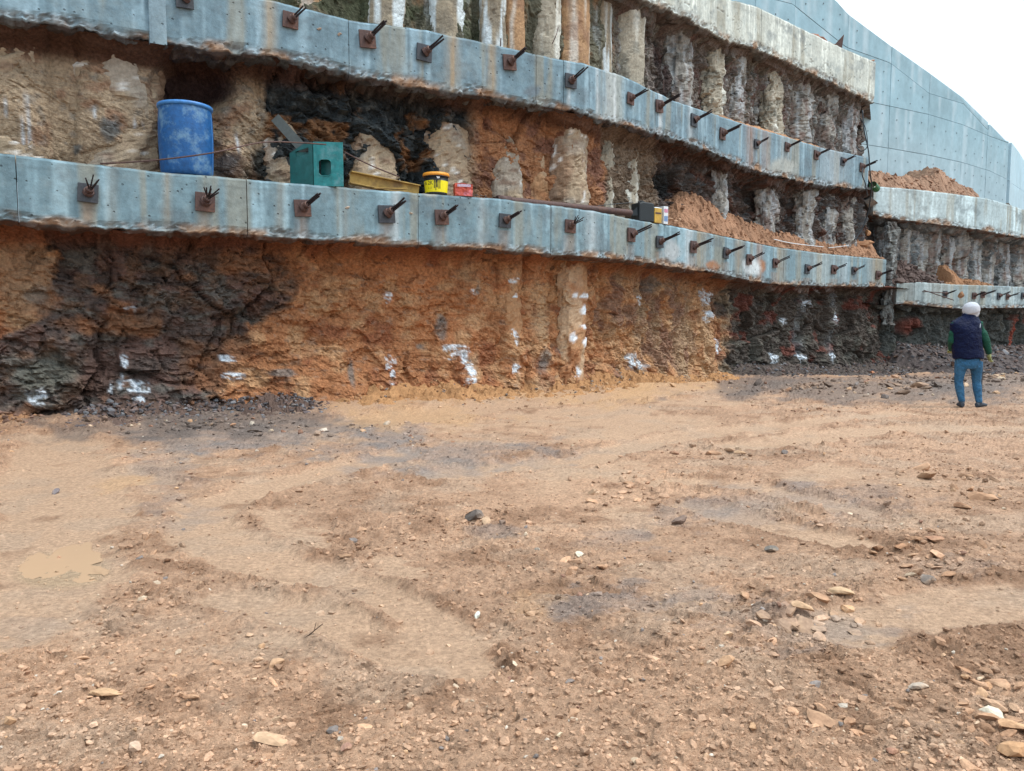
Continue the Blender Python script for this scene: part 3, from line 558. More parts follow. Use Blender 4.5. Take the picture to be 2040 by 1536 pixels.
def st_beige(S, Z, PX, PY, seed, A):
    c = bs((.34, .265, .185), S, Z, seed); c = mix(c, (.25, .17, .11), sm(fbm(S * 3, Z * 4, 4, seed + 5), .12, .4) * .6); c = mix(c, (.30, .28, .25), sm(fbm(S * 2, Z * 1.5, 3, seed + 6), .0, .4) * .6)
    c = mix(c, (.16, .10, .07), sm(fbm(S * 4, Z * 7, 4, seed + 15), .3, .5) * .7)
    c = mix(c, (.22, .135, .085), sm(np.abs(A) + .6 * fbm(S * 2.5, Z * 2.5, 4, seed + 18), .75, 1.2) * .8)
    for k in (0, 1):
        ww = np.abs(fbm(S * 2.6 + .5 * fbm(S * 2, Z * 3, 2, seed + k), Z * .6, 2, seed + 7 + k)); c = mix(c, (.68, .68, .66), (1 - sm(ww, .01, .04)) * sm(fbm(S * 3, Z * 2, 2, seed + 8 + k), -.05, .1) * .9)
    return c
def st_drip(S, Z, PX, PY, seed, A):
    c = bs((.29, .245, .18), S, Z, seed); c = mix(c, (.16, .14, .11), sm(fbm(S * 4, Z * 2, 4, seed + 5), .05, .4) * .7)
    w_ = sm(fbm(S * 5, Z * .35, 3, seed + 6) + .15 * np.cos(A * 1.2), .05, .3); return mix(c, (.56, .64, .68), w_ * .9)
def st_brown(S, Z, PX, PY, seed, A):
    c = bs((.36, .22, .12), S, Z, seed); w_ = sm(fbm(S * 5, Z * .4, 3, seed + 6) + .2 * np.cos(A * 2.5 + 1), .15, .4); c = mix(c, (.58, .55, .5), w_ * .8); return mix(c, (.2, .11, .07), sm(fbm(S * 3, Z * 3, 3, seed), .15, .4) * .6)
def st_pale(S, Z, PX, PY, seed, A):
    c = bs((.33, .30, .24), S, Z, seed); w_ = sm(fbm(S * 5, Z * .4, 3, seed + 6) + .25 * np.sin(A * 1.2), .1, .4); c = mix(c, (.62, .63, .58), w_ * .85); return mix(c, (.14, .14, .12), sm(fbm(S * 3, Z * 3, 3, seed), .1, .4) * .6)
def st_grey(S, Z, PX, PY, seed, A):
    c = bs((.25, .24, .22), S, Z, seed); c = mix(c, (.15, .10, .085), sm(fbm(S * 3, Z * 2.4, 4, seed + 5), -.05, .3) * .75); c = mix(c, (.07, .07, .065), sm(fbm(S * 4, Z * 4, 4, seed + 9), .15, .4) * .7); w_ = sm(fbm(S * 6, Z * .7, 4, seed + 6), .02, .32); return mix(c, (.38, .42, .45), w_ * .6)
def st_ochre(S, Z, PX, PY, seed, A):
    c = bs((.37, .21, .11), S, Z, seed); c = mix(c, (.33, .15, .07), sm(fbm(S * 2, Z * 2.5, 4, seed + 3), .0, .3) * .8); c = mix(c, (.45, .33, .22), sm(fbm(S * 2, Z * 1.2, 3, seed), -.1, .35) * .8)
    for px, py, rx, ry in ((1165, 590, 9, 6), (1167, 618, 11, 10), (1168, 650, 10, 5), (1182, 690, 5, 40), (1146, 590, 5, 8), (1172, 680, 9, 12), (1142, 672, 6, 10), (1150, 742, 5, 10), (1022, 668, 5, 12), (1182, 735, 6, 20)): c = mix(c, CHALK, blob(PX, PY, px, py, rx, ry, int(px + py) % 29, .3, .6))
    return c
def st_dim(S, Z, PX, PY, seed, A):
    c = bs((.13, .135, .13), S, Z, seed); c = mix(c, (.07, .06, .055), sm(fbm(S * 3, Z * 2.4, 4, seed + 5), -.1, .3) * .8); return mix(c, (.32, .34, .35), sm(fbm(S * 6, Z * 1.5, 4, seed + 6), .2, .45) * .7)
STY = dict(beige=st_beige, drip=st_drip, brown=st_brown, pale=st_pale, grey=st_grey, ochre=st_ochre)
G1 = 'concrete piles between the two long beams'; G2 = 'concrete piles above the middle beam'; G3 = 'concrete piles in the recessed face at right'
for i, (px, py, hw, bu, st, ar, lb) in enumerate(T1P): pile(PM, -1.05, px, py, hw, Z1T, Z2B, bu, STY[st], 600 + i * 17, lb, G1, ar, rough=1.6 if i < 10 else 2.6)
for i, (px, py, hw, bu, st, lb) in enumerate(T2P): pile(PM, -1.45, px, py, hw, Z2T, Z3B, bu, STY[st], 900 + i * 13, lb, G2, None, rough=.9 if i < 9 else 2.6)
pile(PM, -.8, 1150, 640, 36, lambda s: s * 0 - .1, Z1B, .24, st_ochre, 1201, 'wide ochre pile spotted with white lime under the lower beam', 'piles under the lower beam', None, 1.6)
pile(PM, -.8, 1022, 640, 20, lambda s: s * 0 - .1, Z1B, .13, st_ochre, 1203, 'narrow ochre pile exposed in the orange face under the lower beam', 'piles under the lower beam', 560, 1.9)
pile(PM, -.75, 1776, 520, 12, lambda s: s * 0 + 1.6, lambda s: s * 0 + 5.4, .30, st_dim, 1205, 'grey pile standing at the right end of the lower beam', 'piles under the lower beam', None, 3.0)
R1P = [(a, 'grey') for a in RPX]
for i, (px, st) in enumerate(R1P):
    pile(RP, -1.1, px, 500, 14, ZR2T, ZR1B, .40, STY[st], 1300 + i * 11, f'rough grey pile, {ORD[i]} from the left under the pale beam at right', G3, None, 2.6, 18)
for i, px in enumerate((1868, 1966, 2013, 2036)):
    pile(RP, -.7, px, 650, 10, lambda s: s * 0 - .4, ZR2B, .06, st_dim, 1400 + i * 11, f'{ORD[i]} grey pile from the left below the far right beam', 'piles below the far right beam', None, 1.5, 14)

# ------------------------------------------------------------------ tall panelled wall far right
FW = Path([XY(a, b, 200) for a, b in ((1330, 25.6), (1510, 28.3), (1686, 31.1), (1773, 33.0), (1851, 34.9), (1920, 36.9), (1971, 38.5), (2015, 40.0))], .2)
fj = [1420, 1500, 1579, 1686, 1773, 1851, 1920, 1971, 2015]
rim = [(1330, -190), (1500, -100), (1665, 0), (1690, 28), (1776, 92), (1851, 145), (1920, 196), (1971, 246), (2015, 286)]
J1 = [(1330, -60), (1579, 8), (1686, 94), (1773, 125), (1851, 186), (1920, 207), (1971, 262)]
J2 = [(1579, 140), (1686, 180), (1743, 205), (1850, 228), (1920, 249), (1971, 271), (2015, 285)]
J3 = [(1579, 252), (1700, 284), (1770, 295), (1850, 309), (1919, 324), (1971, 340), (2015, 357)]
BT = [(1330, 330), (1700, 372), (1829, 384), (1907, 393), (1966, 401), (2015, 412)]
tr = table(FW, rim, 0); t1_ = table(FW, J1 + [(1973, 240), (2015, 270)], 0); t1 = lambda s_: np.minimum(t1_(s_), tr(s_)); t2 = table(FW, J2, 0); t3 = table(FW, J3, 0); tb = table(FW, BT, 0)
fw = empty('panelled_retaining_wall', label='tall blue-grey concrete retaining wall of large panels under the sky', cat='retaining wall')
def panel(path, a, b, ztf, zbf, parent, seed, base=(.25, .385, .45)):
    g = .010; n = max(4, int((b - a) / .18)); S = np.linspace(a + g, b - g, n); T = ztf(S) - g; B = zbf(S) + g
    if np.min(T - B) < .05: T = np.maximum(T, B + .06)
    m = 14; P = []; C = []; nx_, ny_ = path.nrm(S)
    of = (np.sin(seed * 12.9) * .5) * .012
    for f, o in [(0, -.25)] + [(q, 0.) for q in np.linspace(0, 1, m)] + [(1, -.25)]:
        z = T * (1 - f) + B * f; X, Y = path.at(S, o + of + .004 * math.sin(seed + f * 5)); P.append(np.stack([X, Y, z], -1))
        c = np.tile(np.array(base), (n, 1)) * (1 + .13 * fbm(S * .8, z * .8, 4, seed) + .10 * fbm(S * 4, z * .35, 3, 5))[:, None]
        c = mix(c, (.40, .47, .50), .45 * sm(z * -1 + 0 * S, -11, -7.5)); c = mix(c, (.45, .56, .62), sm(fbm(S * 5, z * .3, 3, 9 + seed), .15, .45) * .5); P_ = 0; C.append(c)
    o = grid('wall_panel', np.array(P), np.array(C), M['panelc'], parent, True)
    bm = bmesh.new(); bm.from_mesh(o.data); bm.verts.ensure_lookup_table(); R_ = len(P)
    for e in (0, n - 1): bm.faces.new([bm.verts[j * n + e] for j in range(R_)])
    bmesh.ops.recalc_face_normals(bm, faces=bm.faces); bm.to_mesh(o.data); bm.free()
import bmesh
holes = MB(); cuts = [FW.s_of(j, 200, 0) for j in fj]; rowsets = [(tr, t1), (t1, t2), (t2, t3), (t3, tb)]
for k in range(len(cuts) - 1):
    for r_, (u_, l_) in enumerate(rowsets):
        a, b = cuts[k], cuts[k + 1]
        if float(u_((a + b) / 2) - l_((a + b) / 2)) < .25: continue
        panel(FW, a, b, u_, l_, fw, k * 5 + r_)
        for fx_ in (.18, .5, .82):
            for fz in (.25, .72):
                s_ = a + (b - a) * fx_; z = float(u_(s_) * (1 - fz) + l_(s_) * fz)
                if float(u_(s_) - l_(s_)) < 1.0: continue
                nx_, ny_ = FW.nrm(s_); x, y = FW.at(s_, .004); z += random.uniform(-.1, .1)
                tx, ty = -ny_, nx_; r_h = .032
                holes.add([(x + nx_ * .01 + tx * r_h * math.cos(t), y + ny_ * .01 + ty * r_h * math.cos(t), z + r_h * math.sin(t)) for t in np.linspace(0, 2 * math.pi, 7)[:-1]], [tuple(range(6))])
holes.build('tie_hole', M['darksteel'], fw, kind='stuff')
Sx = np.linspace(.3, FW.L - .02, 60); X, Y = FW.at(Sx, -.3); X2, Y2 = FW.at(Sx, -.06)
grid('wall_core', np.array([np.stack([X, Y, tb(Sx) - 1], -1), np.stack([X2, Y2, tb(Sx) - 1], -1), np.stack([X2, Y2, tr(Sx) - .05], -1), np.stack([X, Y, tr(Sx) - .05], -1)]), np.full((4, 60, 3), .05), M['panelc'], fw)
# wall return at the far right edge of the view
FW2 = Path([XY(2015, 40.05, 300), XY(2042, 47, 300), XY(2075, 56, 300)], .1)
tr2 = table(FW2, [(2015, 284), (2030, 303), (2042, 322), (2075, 370)], 0); tm2 = table(FW2, [(2015, 365), (2035, 378), (2075, 400)], 0); tb2 = table(FW2, [(2015, 412), (2040, 418), (2075, 440)], 0)
fw2 = empty('wall_return', label='far end of the panelled wall at the right edge, brighter light painted into its colour', cat='retaining wall')
c2 = [0, FW2.s_of(2034, 340), FW2.L - .1]
for k in range(2):
    panel(FW2, c2[k], c2[k + 1], tr2, tm2, fw2, 90 + k, (.36, .52, .60)); panel(FW2, c2[k], c2[k + 1], tm2, tb2, fw2, 95 + k, (.36, .52, .60))  # paler base on the turned face: stronger light put into the colour
# hillside behind the rim, and bank behind the beams
def hill(path, zf, up, name, colr, off=-.3, back=(0, .15, .4, .9, 1.6, 3), q0=.1):
    S = np.linspace(q0, path.L - .05, 220); P = []; C = []
    for i, b_ in enumerate(back):
        X, Y = path.at(S, off - b_); z = zf(S) + .02 + up * b_ * .35 + (.10 * fbm(S * 2.2, S * 0 + b_ * 3, 4, 77) + .05 if i in (1, 2, 3) else 0); P.append(np.stack([X, Y, z], -1))
        C.append(np.tile(np.array(colr), (len(S), 1)) * (1 + .3 * fbm(S * 2, S * 0 + b_, 3, 5))[:, None])
    return grid(name, np.array(P), np.array(C), M['dirt'], None, False, kind='structure', label='reddish earth slope above the tall panelled wall')
hill(FW, tr, -.5, 'hill_slope', (.26, .14, .10))
# ------------------------------------------------------------------ ground sheet
def gpt(px, py): r, e = ray(px, py); t = CAMZ / -e; return np.array((r * t, t))
SW = [([(800, 900), (560, 955), (410, 1010), (390, 1060), (500, 1110), (640, 1140)], .30), ([(470, 1185), (640, 1235), (930, 1320)], .20), ([(640, 1120), (780, 1180), (930, 1270)], .17), ([(110, 870), (130, 1000), (105, 1150), (30, 1230)], .50),
      ([(640, 850), (1000, 805), (1440, 772)], .75), ([(880, 935), (1150, 905), (1420, 855), (1800, 822)], .35), ([(1380, 1000), (1560, 1045), (1700, 1075)], .22), ([(1480, 885), (1700, 855), (2040, 850)], .4), ([(1700, 1245), (1860, 1205), (2100, 1190)], .28), ([(1330, 950), (1500, 965), (1700, 1010)], .25), ([(240, 940), (330, 960)], .25)]
SWG = [(np.array([gpt(*q) for q in pts]), w_) for pts, w_ in SW]
def swaths(x, y):
    """compacted lanes left by a machine: mask, offset across the lane, berm at its edge"""
    m = np.zeros(np.shape(x)); across = np.zeros(np.shape(x)); berm = np.zeros(np.shape(x)); wn = .5 * fbm(x * 2.2, y * 2.2, 4, 461, .6)
    for pts, w_ in SWG:
        D = np.full(np.shape(x), 99.); A = np.zeros(np.shape(x))
        for a, b in zip(pts[:-1], pts[1:]):
            dx, dy = b - a; L2 = dx * dx + dy * dy; t = np.clip(((x - a[0]) * dx + (y - a[1]) * dy) / L2, 0, 1); ex = x - a[0] - t * dx; ey = y - a[1] - t * dy; d = np.hypot(ex, ey); sg = (ex * dy - ey * dx) / math.sqrt(L2)
            k = d < D; D = np.where(k, d, D); A = np.where(k, sg, A)
        q = D / w_ + wn; mm = 1 - sm(q, .6, 1.05); across = np.where(mm > m, A, across); m = np.maximum(m, mm); berm = np.maximum(berm, np.exp(-((q - 1.15) / .22) ** 2))
    return m, across, berm
def rough_map(x, y):
    PX, PY = proj(x, y, 0 * x)
    r = .62 + .55 * fbm(x * .8, y * .55, 3, 401)
    for px, py, rx, ry in ((130, 960, 190, 90), (120, 1120, 150, 60), (500, 1070, 130, 80), (640, 1240, 190, 60), (830, 830, 170, 34), (1100, 810, 330, 30), (1300, 850, 260, 30), (1150, 920, 200, 26), (780, 1130, 120, 40), (700, 1180, 110, 40), (1250, 1010, 60, 14), (1560, 860, 140, 26), (1900, 1210, 130, 40), (1640, 940, 120, 24), (130, 1270, 80, 40)):
        r = r * (1 - .93 * blob2(PX, PY, px, py, rx, ry, int(px) % 41))
    m, _, bm_ = swaths(x, y); r = r * (1 - .93 * m) + .35 * bm_ * (1 - m)
    return np.clip(r, .02, 1.4)
def domes(x, y, seed, dens):
    """rounded clods: one lump of random radius per cell where a coin toss says so"""
    xi = np.floor(x); yi = np.floor(y); z = np.zeros_like(xi); out = np.zeros(np.shape(x))
    for dx in (-1, 0, 1):
        for dy in (-1, 0, 1):
            cx = xi + dx; cy = yi + dy; ex = x - cx - _h(cx, cy, z, seed); ey = y - cy - _h(cx, cy, z + 1, seed)
            rad = .25 + .45 * _h(cx, cy, z + 2, seed) ** 2; on = _h(cx, cy, z + 3, seed) < dens
            an = _h(cx, cy, z + 4, seed) * 3.14; ca, sa = np.cos(an), np.sin(an); u = ex * ca + ey * sa; v = (-ex * sa + ey * ca) * 1.5
            out = np.maximum(out, np.where(on, rad * np.clip(1 - (u * u + v * v) / rad ** 2, 0, 1) ** .55, 0))
    return out
def blob2(PX, PY, px, py, rx, ry, seed):
    a = -.0; n = fbm(PX / 70 + seed, PY / 16, 5, seed, .62); d = np.sqrt(((PX - px) / rx) ** 2 + ((PY - py) / ry) ** 2) + 1.15 * n
    return 1 - sm(d, .45, 1.15)
def ground_h(x, y):
    z = groundz(x, y); r = rough_map(x, y); rr = np.clip(r * 1.1, 0, 1.2)
    wx = x + .04 * fbm(x * 9, y * 9, 2, 440); wy = y + .04 * fbm(x * 9 + 5, y * 9, 2, 441)
    f1, e1_ = facet(wx * 3.6, wy * 3.6, 411, .8); f2, e2_ = facet(wx * 8, wy * 8, 412, .9); f3, e3_ = facet(wx * 19, wy * 19, 413, .9)
    d1 = domes(wx * 5.5, wy * 5.5, 421, .30); d2 = domes(wx * 13, wy * 13, 422, .45); d3 = domes(wx * 27, wy * 27, 423, .55)
    z = z + rr * (.020 * f1 * sm(fbm(x * 1.1, y * 1.1, 2, 415), -.3, .4) + .014 * f2 * sm(fbm(x * 2.1, y * 2.1, 2, 416), -.3, .3) + .009 * f3) + (.15 + rr) * (.016 * fbm(x * 4, y * 4, 3, 417) + .012 * fbm(x * 26, y * 26, 3, 418, .7))
    z = z + rr * (.045 * d1 * sm(fbm(x * 1.3, y * 1.3, 3, 424), .0, .35) + .022 * d2 * sm(fbm(x * 1.9, y * 1.9, 3, 425), -.25, .2) + .010 * d3) + .003 * d3
    m, ac, bm_ = swaths(x, y)
    z = z - m * (.022 + .003 * np.sin(ac * 40 + 5 * fbm(x * 1.1, y * 1.1, 3, 419)) * (.5 + fbm(x, y, 2, 427)) + .004 * fbm(x * 7, y * 7, 3, 420)) + .03 * bm_ * (1 - m) * (.6 + fbm(x * 3, y * 3, 2, 426))
    px, py = proj(x, y, 0 * x); z = z - .02 * blob(px, py, 120, 1120, 160, 60, 7, .6, .3)
    return z, r
nu, nv_ = 860, 720
us = np.linspace(-.95, .95, nu); iv = np.linspace(1 / 1.7, 1 / 46, nv_) ** 1.0; Ys = 1 / iv
U, Yg = np.meshgrid(us, Ys); Xg = U * (Yg + 1.2); Zg, Rg = ground_h(Xg, Yg)
def ground_col(x, y, r):
    PX, PY = proj(x, y, 0 * x); n1 = fbm(x * .7, y * .7, 5, 431); n2 = fbm(x * 3, y * 3, 5, 432)
    c = np.broadcast_to(np.array((.44, .268, .17)), x.shape + (3,)).copy() * (1 + .2 * n1)[..., None]
    c = mix(c, (.50, .325, .212), sm(-r, -.45, -.1) * .8)                      # smooth clayey tracks are paler
    c = mix(c, (.27, .15, .088), sm(n2 + .5 * (r - .6), .0, .5) * .75)
    c = mix(c, (.43, .30, .21), sm(fbm(x * 1.9, y * 1.9, 4, 433), .1, .4) * .5)
    for px, py, rx, ry, s_ in ((520, 865, 260, 34, .85), (900, 900, 220, 30, .75), (780, 870, 70, 24, .8), (330, 930, 60, 60, .4), (1200, 1190, 130, 34, .6), (1480, 1000, 160, 34, .5), (1240, 1060, 70, 24, .5), (330, 1020, 70, 26, .4), (1600, 1250, 180, 50, .4), (1380, 1185, 60, 22, .5), (1700, 1000, 120, 34, .35), (60, 1240, 90, 30, .25), (1420, 1010, 40, 10, .5), (1900, 1130, 90, 26, .3), (980, 1050, 60, 12, .5)):
        c = mix(c, (.23, .20, .185), s_ * blob2(PX, PY, px, py, rx * 1.15, ry * 1.15, int(px) % 43) * (.75 + .5 * n2))
    for px, py, rx, ry, s_ in ((450, 840, 260, 26, .9), (250, 850, 200, 20, .7), (1700, 772, 330, 24, .85), (1950, 745, 220, 42, .9), (1500, 765, 120, 16, .8)):
        c = mix(c, (.15, .12, .105), s_ * .85 * blob2(PX, PY, px, py, rx * 1.1, ry * 1.2, int(px) % 47))
    for px, py, rx, ry, s_ in ((1000, 780, 330, 26, .8), (1330, 770, 100, 18, .7), (840, 828, 150, 22, .6), (240, 960, 60, 20, .5), (1060, 1190, 60, 30, .3)):
        c = mix(c, (.53, .32, .17), s_ * blob2(PX, PY, px, py, rx, ry, int(px) % 37))
    c = c * (1 + .32 * fbm(x * 16, y * 16, 3, 437, .8) * np.clip(.35 + r, 0, 1))[..., None]
    c = mix(c, (.38, .27, .165), .6 * blob(PX, PY, 110, 1125, 100, 40, 7, .4, .3))
    return c
Cg = ground_col(Xg, Yg, Rg)
Vg = np.stack([Xg, Yg, Zg], -1).reshape(-1, 3); Fg = gridf(nv_, nu); nV = len(Vg)
Vg = np.concatenate([Vg, [(-300, -300, -.75), (300, -300, -.75), (300, 300, -.75), (-300, 300, -.75)]]); Fg = np.concatenate([Fg, [[nV, nV + 1, nV + 2, nV + 3]]])
ground = mesh('ground', Vg, Fg, M['ground'], None, np.concatenate([Cg.reshape(-1, 3), np.tile([(.3, .19, .12)], (4, 1))]), False, kind='structure', label='rutted tan mud floor of the excavation')
# muddy puddle film
mw, tw, pw = mat_base('puddle_water'); pw.inputs['Base Color'].default_value = (.42, .275, .17, 1); pw.inputs['Roughness'].default_value = .05; pw.inputs['Specular IOR Level'].default_value = .35; pw.inputs['IOR'].default_value = 1.33
pn = tw.nodes.new('ShaderNodeTexNoise'); pn.inputs['Scale'].default_value = 3; pb = tw.nodes.new('ShaderNodeBump'); pb.inputs['Distance'].default_value = .01; pb.inputs['Strength'].default_value = .3
tw.links.new(pn.outputs['Fac'], pb.inputs['Height']); tw.links.new(pb.outputs[0], pw.inputs['Normal'])
M['water'] = mw
def puddle(px, py, rx, ry, label, dz):
    V = [];
    for k in range(90):
        a = 2 * math.pi * k / 90; rr = 1 + .22 * math.sin(a * 3 + px) + .15 * math.sin(a * 5 + 1) + .12 * math.sin(a * 9) + .07 * math.sin(a * 17 + 2)
        p = at(px + rx * rr * math.cos(a), py + ry * rr * math.sin(a), 1); t = CAMZ / (CAMZ - p.z); V.append((p.x * t, p.y * t))
    c = np.mean(V, 0); z = float(np.median(ground_h(np.array([v[0] for v in V]) * .8 + c[0] * .2, np.array([v[1] for v in V]) * .8 + c[1] * .2)[0])) + dz
    m = MB(); m.add([(v[0] - c[0], v[1] - c[1], 0) for v in V], [tuple(range(90))[::-1]]); o = m.build('puddle', M['water'], None, kind='structure', label=label); o.location = (c[0], c[1], z)
    if o.data.polygons[0].normal.z < 0: o.data.flip_normals()
puddle(105, 1120, 115, 38, 'shallow muddy puddle at the left edge', .001); puddle(205, 1126, 16, 7, 'tiny grey puddle beside the larger one', .004)

# ------------------------------------------------------------------ stones
def rock_mesh(sub, seed, flatn=.7, amp=.28):
    bm = bmesh.new(); bmesh.ops.create_icosphere(bm, subdivisions=sub, radius=1); r = np.random.default_rng(seed)
    V = np.array([v.co[:] for v in bm.verts]); Fc = np.array([[v.index for v in f.verts] for f in bm.faces]); bm.free()
    for _ in range(11):                                                        # chop with random planes: broken faces
        n = r.normal(size=3); n /= np.linalg.norm(n); h = r.uniform(.38, .72); d = V @ n; V = V - np.outer(np.clip(d - h, 0, None), n)
    V = V / np.abs(V).max(0) * .95; V = V + r.normal(size=V.shape) * .03; V = V * np.array([1, r.uniform(.65, .95), flatn * r.uniform(.6, 1)]); return V, Fc
SH = [rock_mesh(1, i) for i in range(10)]; SH2 = [rock_mesh(2, 50 + i) for i in range(8)]
ICO = [rock_mesh(1, 80 + i) for i in range(2)]
def tetra(seed):
    r = np.random.default_rng(seed); bm = bmesh.new(); bmesh.ops.create_icosphere(bm, subdivisions=1, radius=1); bm.free()
    bm = bmesh.new(); bmesh.ops.create_cube(bm, size=1.5); V = np.array([v.co[:] for v in bm.verts]) * (1 + r.uniform(-.35, .35, (8, 3))); Fc = []
    for f in bm.faces: a = [v.index for v in f.verts]; Fc += [[a[0], a[1], a[2]], [a[0], a[2], a[3]]]
    bm.free(); return V * np.array([1, .9, .65]), np.array(Fc)
TT = [tetra(i) for i in range(10)]
SHM = []
for i, (V, Fc) in enumerate(SH2):
    me = bpy.data.meshes.new('stone'); me.from_pydata(V.tolist(), [], Fc.tolist()); me.materials.append(M['stone_o']); SHM.append(me)
def rots(r, n):
    a = r.uniform(0, 2 * np.pi, n); b = r.normal(0, .35, n); c = r.normal(0, .35, n)
    ca, sa, cb, sb, cc, sc_ = np.cos(a), np.sin(a), np.cos(b), np.sin(b), np.cos(c), np.sin(c); z = np.zeros(n); o = np.ones(n)
    Rz = np.stack([ca, -sa, z, sa, ca, z, z, z, o], -1).reshape(n, 3, 3); Rx = np.stack([o, z, z, z, cb, -sb, z, sb, cb], -1).reshape(n, 3, 3); Ry = np.stack([cc, z, sc_, z, o, z, -sc_, z, cc], -1).reshape(n, 3, 3)
    return Rz @ Rx @ Ry
def scatter(name, pos, size, cols, shapes, r, mat, parent=None, **k):
    n = len(pos); R = rots(r, n); VV = []; FF = []; CC = []; b = 0; idx = r.integers(0, len(shapes), n)
    for s_ in range(len(shapes)):
        m = np.where(idx == s_)[0]
        if not len(m): continue
        V, Fc = shapes[s_]; W = np.einsum('nij,vj->nvi', R[m], V) * size[m, None, None] + pos[m][:, None, :]; VV.append(W.reshape(-1, 3))
        FF.append((Fc[None] + (np.arange(len(m)) * len(V))[:, None, None]).reshape(-1, 3) + b); b += W.shape[0] * W.shape[1]; CC.append(np.repeat(cols[m], len(V), 0))
    return mesh(name, np.concatenate(VV), np.concatenate(FF), mat, parent, np.concatenate(CC), False, **k)
def single(pos, size, col, parent=None, rz=0, sx=(1, 1, 1), mesh_i=0, tilt=(0, 0), **k):
    o = bpy.data.objects.new('stone', SHM[mesh_i % len(SHM)]); COL.objects.link(o); o.location = pos; o.scale = [size * a for a in sx]; o.rotation_euler = (tilt[0], tilt[1], rz); o.color = (*col, 1)
    if parent: o.parent = parent
    return tag(o, **k)
def on_ground(px, py):
    x = y = None; Y = 5.
    for _ in range(12):
        r, e = ray(px, py); z = float(ground_h(np.array([r * Y]), np.array([Y]))[0][0]); Y = (z - CAMZ) / e
    return r * Y, Y, z
SC_TAN = np.array([(.52, .36, .24), (.45, .28, .17), (.55, .42, .3), (.36, .2, .12), (.5, .3, .17), (.28, .15, .1), (.24, .2, .18), (.55, .46, .37)])
def rr_of(x, y): return rough_map(x, y)
def stone_cols(x, y, rg_, r, odd):
    c = ground_col(x, y, rg_) * r.uniform(.62, 1.12, (len(x), 1)); m = r.uniform(0, 1, len(x)) < odd; c[m] = SC_TAN[r.integers(0, 8, m.sum())] * r.uniform(.7, 1.1, (m.sum(), 1)); return c
r = np.random.default_rng(99); n = 44000
# dense crumbs: uniform over the ground near the camera, size falling off with number
yy = 1 / r.uniform(1 / 15.5, 1 / 2.0, n); uu = r.uniform(-.8, .8, n); xx = uu * (yy + .6); hh, rr = ground_h(xx, yy)
keep = r.uniform(0, 1, n) < np.clip(rr * 1.1, .10, 1); xx, yy, hh = xx[keep], yy[keep], hh[keep]; n = len(xx)
wall_y = 11.0 + .6 * (xx + 7.35) + .3; ok = yy < wall_y; xx, yy, hh = xx[ok], yy[ok], hh[ok]; n = len(xx)
sz = np.clip(.0046 * np.exp(r.normal(0, .5, n)) * (1 + yy * .19), .003, .03); cc = stone_cols(xx, yy, rr_of(xx, yy), r, .05)
scatter('loose_crumbs', np.stack([xx, yy, hh + sz * .05], -1), sz, cc, SH, r, M['stone'], ground, kind='stuff')
n = 2600; yy = 1 / r.uniform(1 / 17., 1 / 2.1, n); uu = r.uniform(-.8, .8, n); xx = uu * (yy + .6)
clus = fbm(xx * .9, yy * .9, 3, 77) + .25 * sm(uu, .1, .6); hh, rr = ground_h(xx, yy); keep = (r.uniform(-.6, .7, n) < clus) & (rr > .25); xx, yy, hh = xx[keep], yy[keep], hh[keep]; n = len(xx)
wall_y = 11.0 + .6 * (xx + 7.35) + .2; ok = yy < wall_y; xx, yy, hh = xx[ok], yy[ok], hh[ok]; n = len(xx)
sz = np.clip(.011 * np.exp(r.normal(0, .45, n)) * (1 + yy * .09), .008, .07); cc = stone_cols(xx, yy, rr_of(xx, yy), r, .10)
# stones gathered where the photograph has them
cp = []
for px, py, rx, ry, k_, s_ in ((1600, 1225, 130, 55, 70, .024), (1860, 1100, 110, 60, 50, .026), (1960, 1380, 80, 120, 45, .022), (1240, 960, 90, 30, 45, .028), (970, 1030, 90, 25, 22, .025), (1150, 1110, 110, 30, 25, .022), (560, 1350, 120, 60, 26, .014), (250, 1400, 150, 70, 26, .014), (1100, 1330, 200, 90, 30, .014), (1900, 960, 120, 40, 40, .03), (300, 1090, 90, 50, 26, .022), (1450, 900, 120, 14, 26, .028), (700, 1080, 70, 30, 22, .022), (780, 1450, 200, 50, 26, .012), (1700, 768, 280, 16, 330, .035), (1940, 742, 170, 22, 260, .05), (440, 848, 230, 14, 260, .022), (1080, 800, 300, 14, 60, .022), (820, 870, 150, 24, 70, .02), (1700, 1450, 200, 60, 26, .013)):
    for _ in range(k_):
        a = r.normal(size=2) * .6; q = gpt(px + rx * a[0], min(1530, py + ry * a[1])); cp.append((q[0], q[1], s_ * 1.25 * math.exp(r.normal() * .5)))
cp = np.array(cp); xx = np.r_[xx, cp[:, 0]]; yy = np.r_[yy, cp[:, 1]]; hh = np.r_[hh, ground_h(cp[:, 0], cp[:, 1])[0]]; sz = np.r_[sz, cp[:, 2]]; cc = np.concatenate([cc, stone_cols(cp[:, 0], cp[:, 1], rr_of(cp[:, 0], cp[:, 1]), r, .15)])
order = np.argsort(-sz / yy); big, small = order[:240], order[240:]
scatter('loose_pebbles', np.stack([xx, yy, hh + sz * .2], -1)[small], sz[small], cc[small], SH, r, M['stone'], ground, kind='stuff')
for i in big: single((xx[i], yy[i], hh[i] + sz[i] * .12), sz[i], np.clip(cc[i] * (1.1, 1.06, 1.02), 0, .6), ground, r.uniform(0, 6), (1, r.uniform(.6, 1), r.uniform(.5, .9)), int(i), (r.normal() * .3, r.normal() * .3))
TAN = (.40, .28, .18)
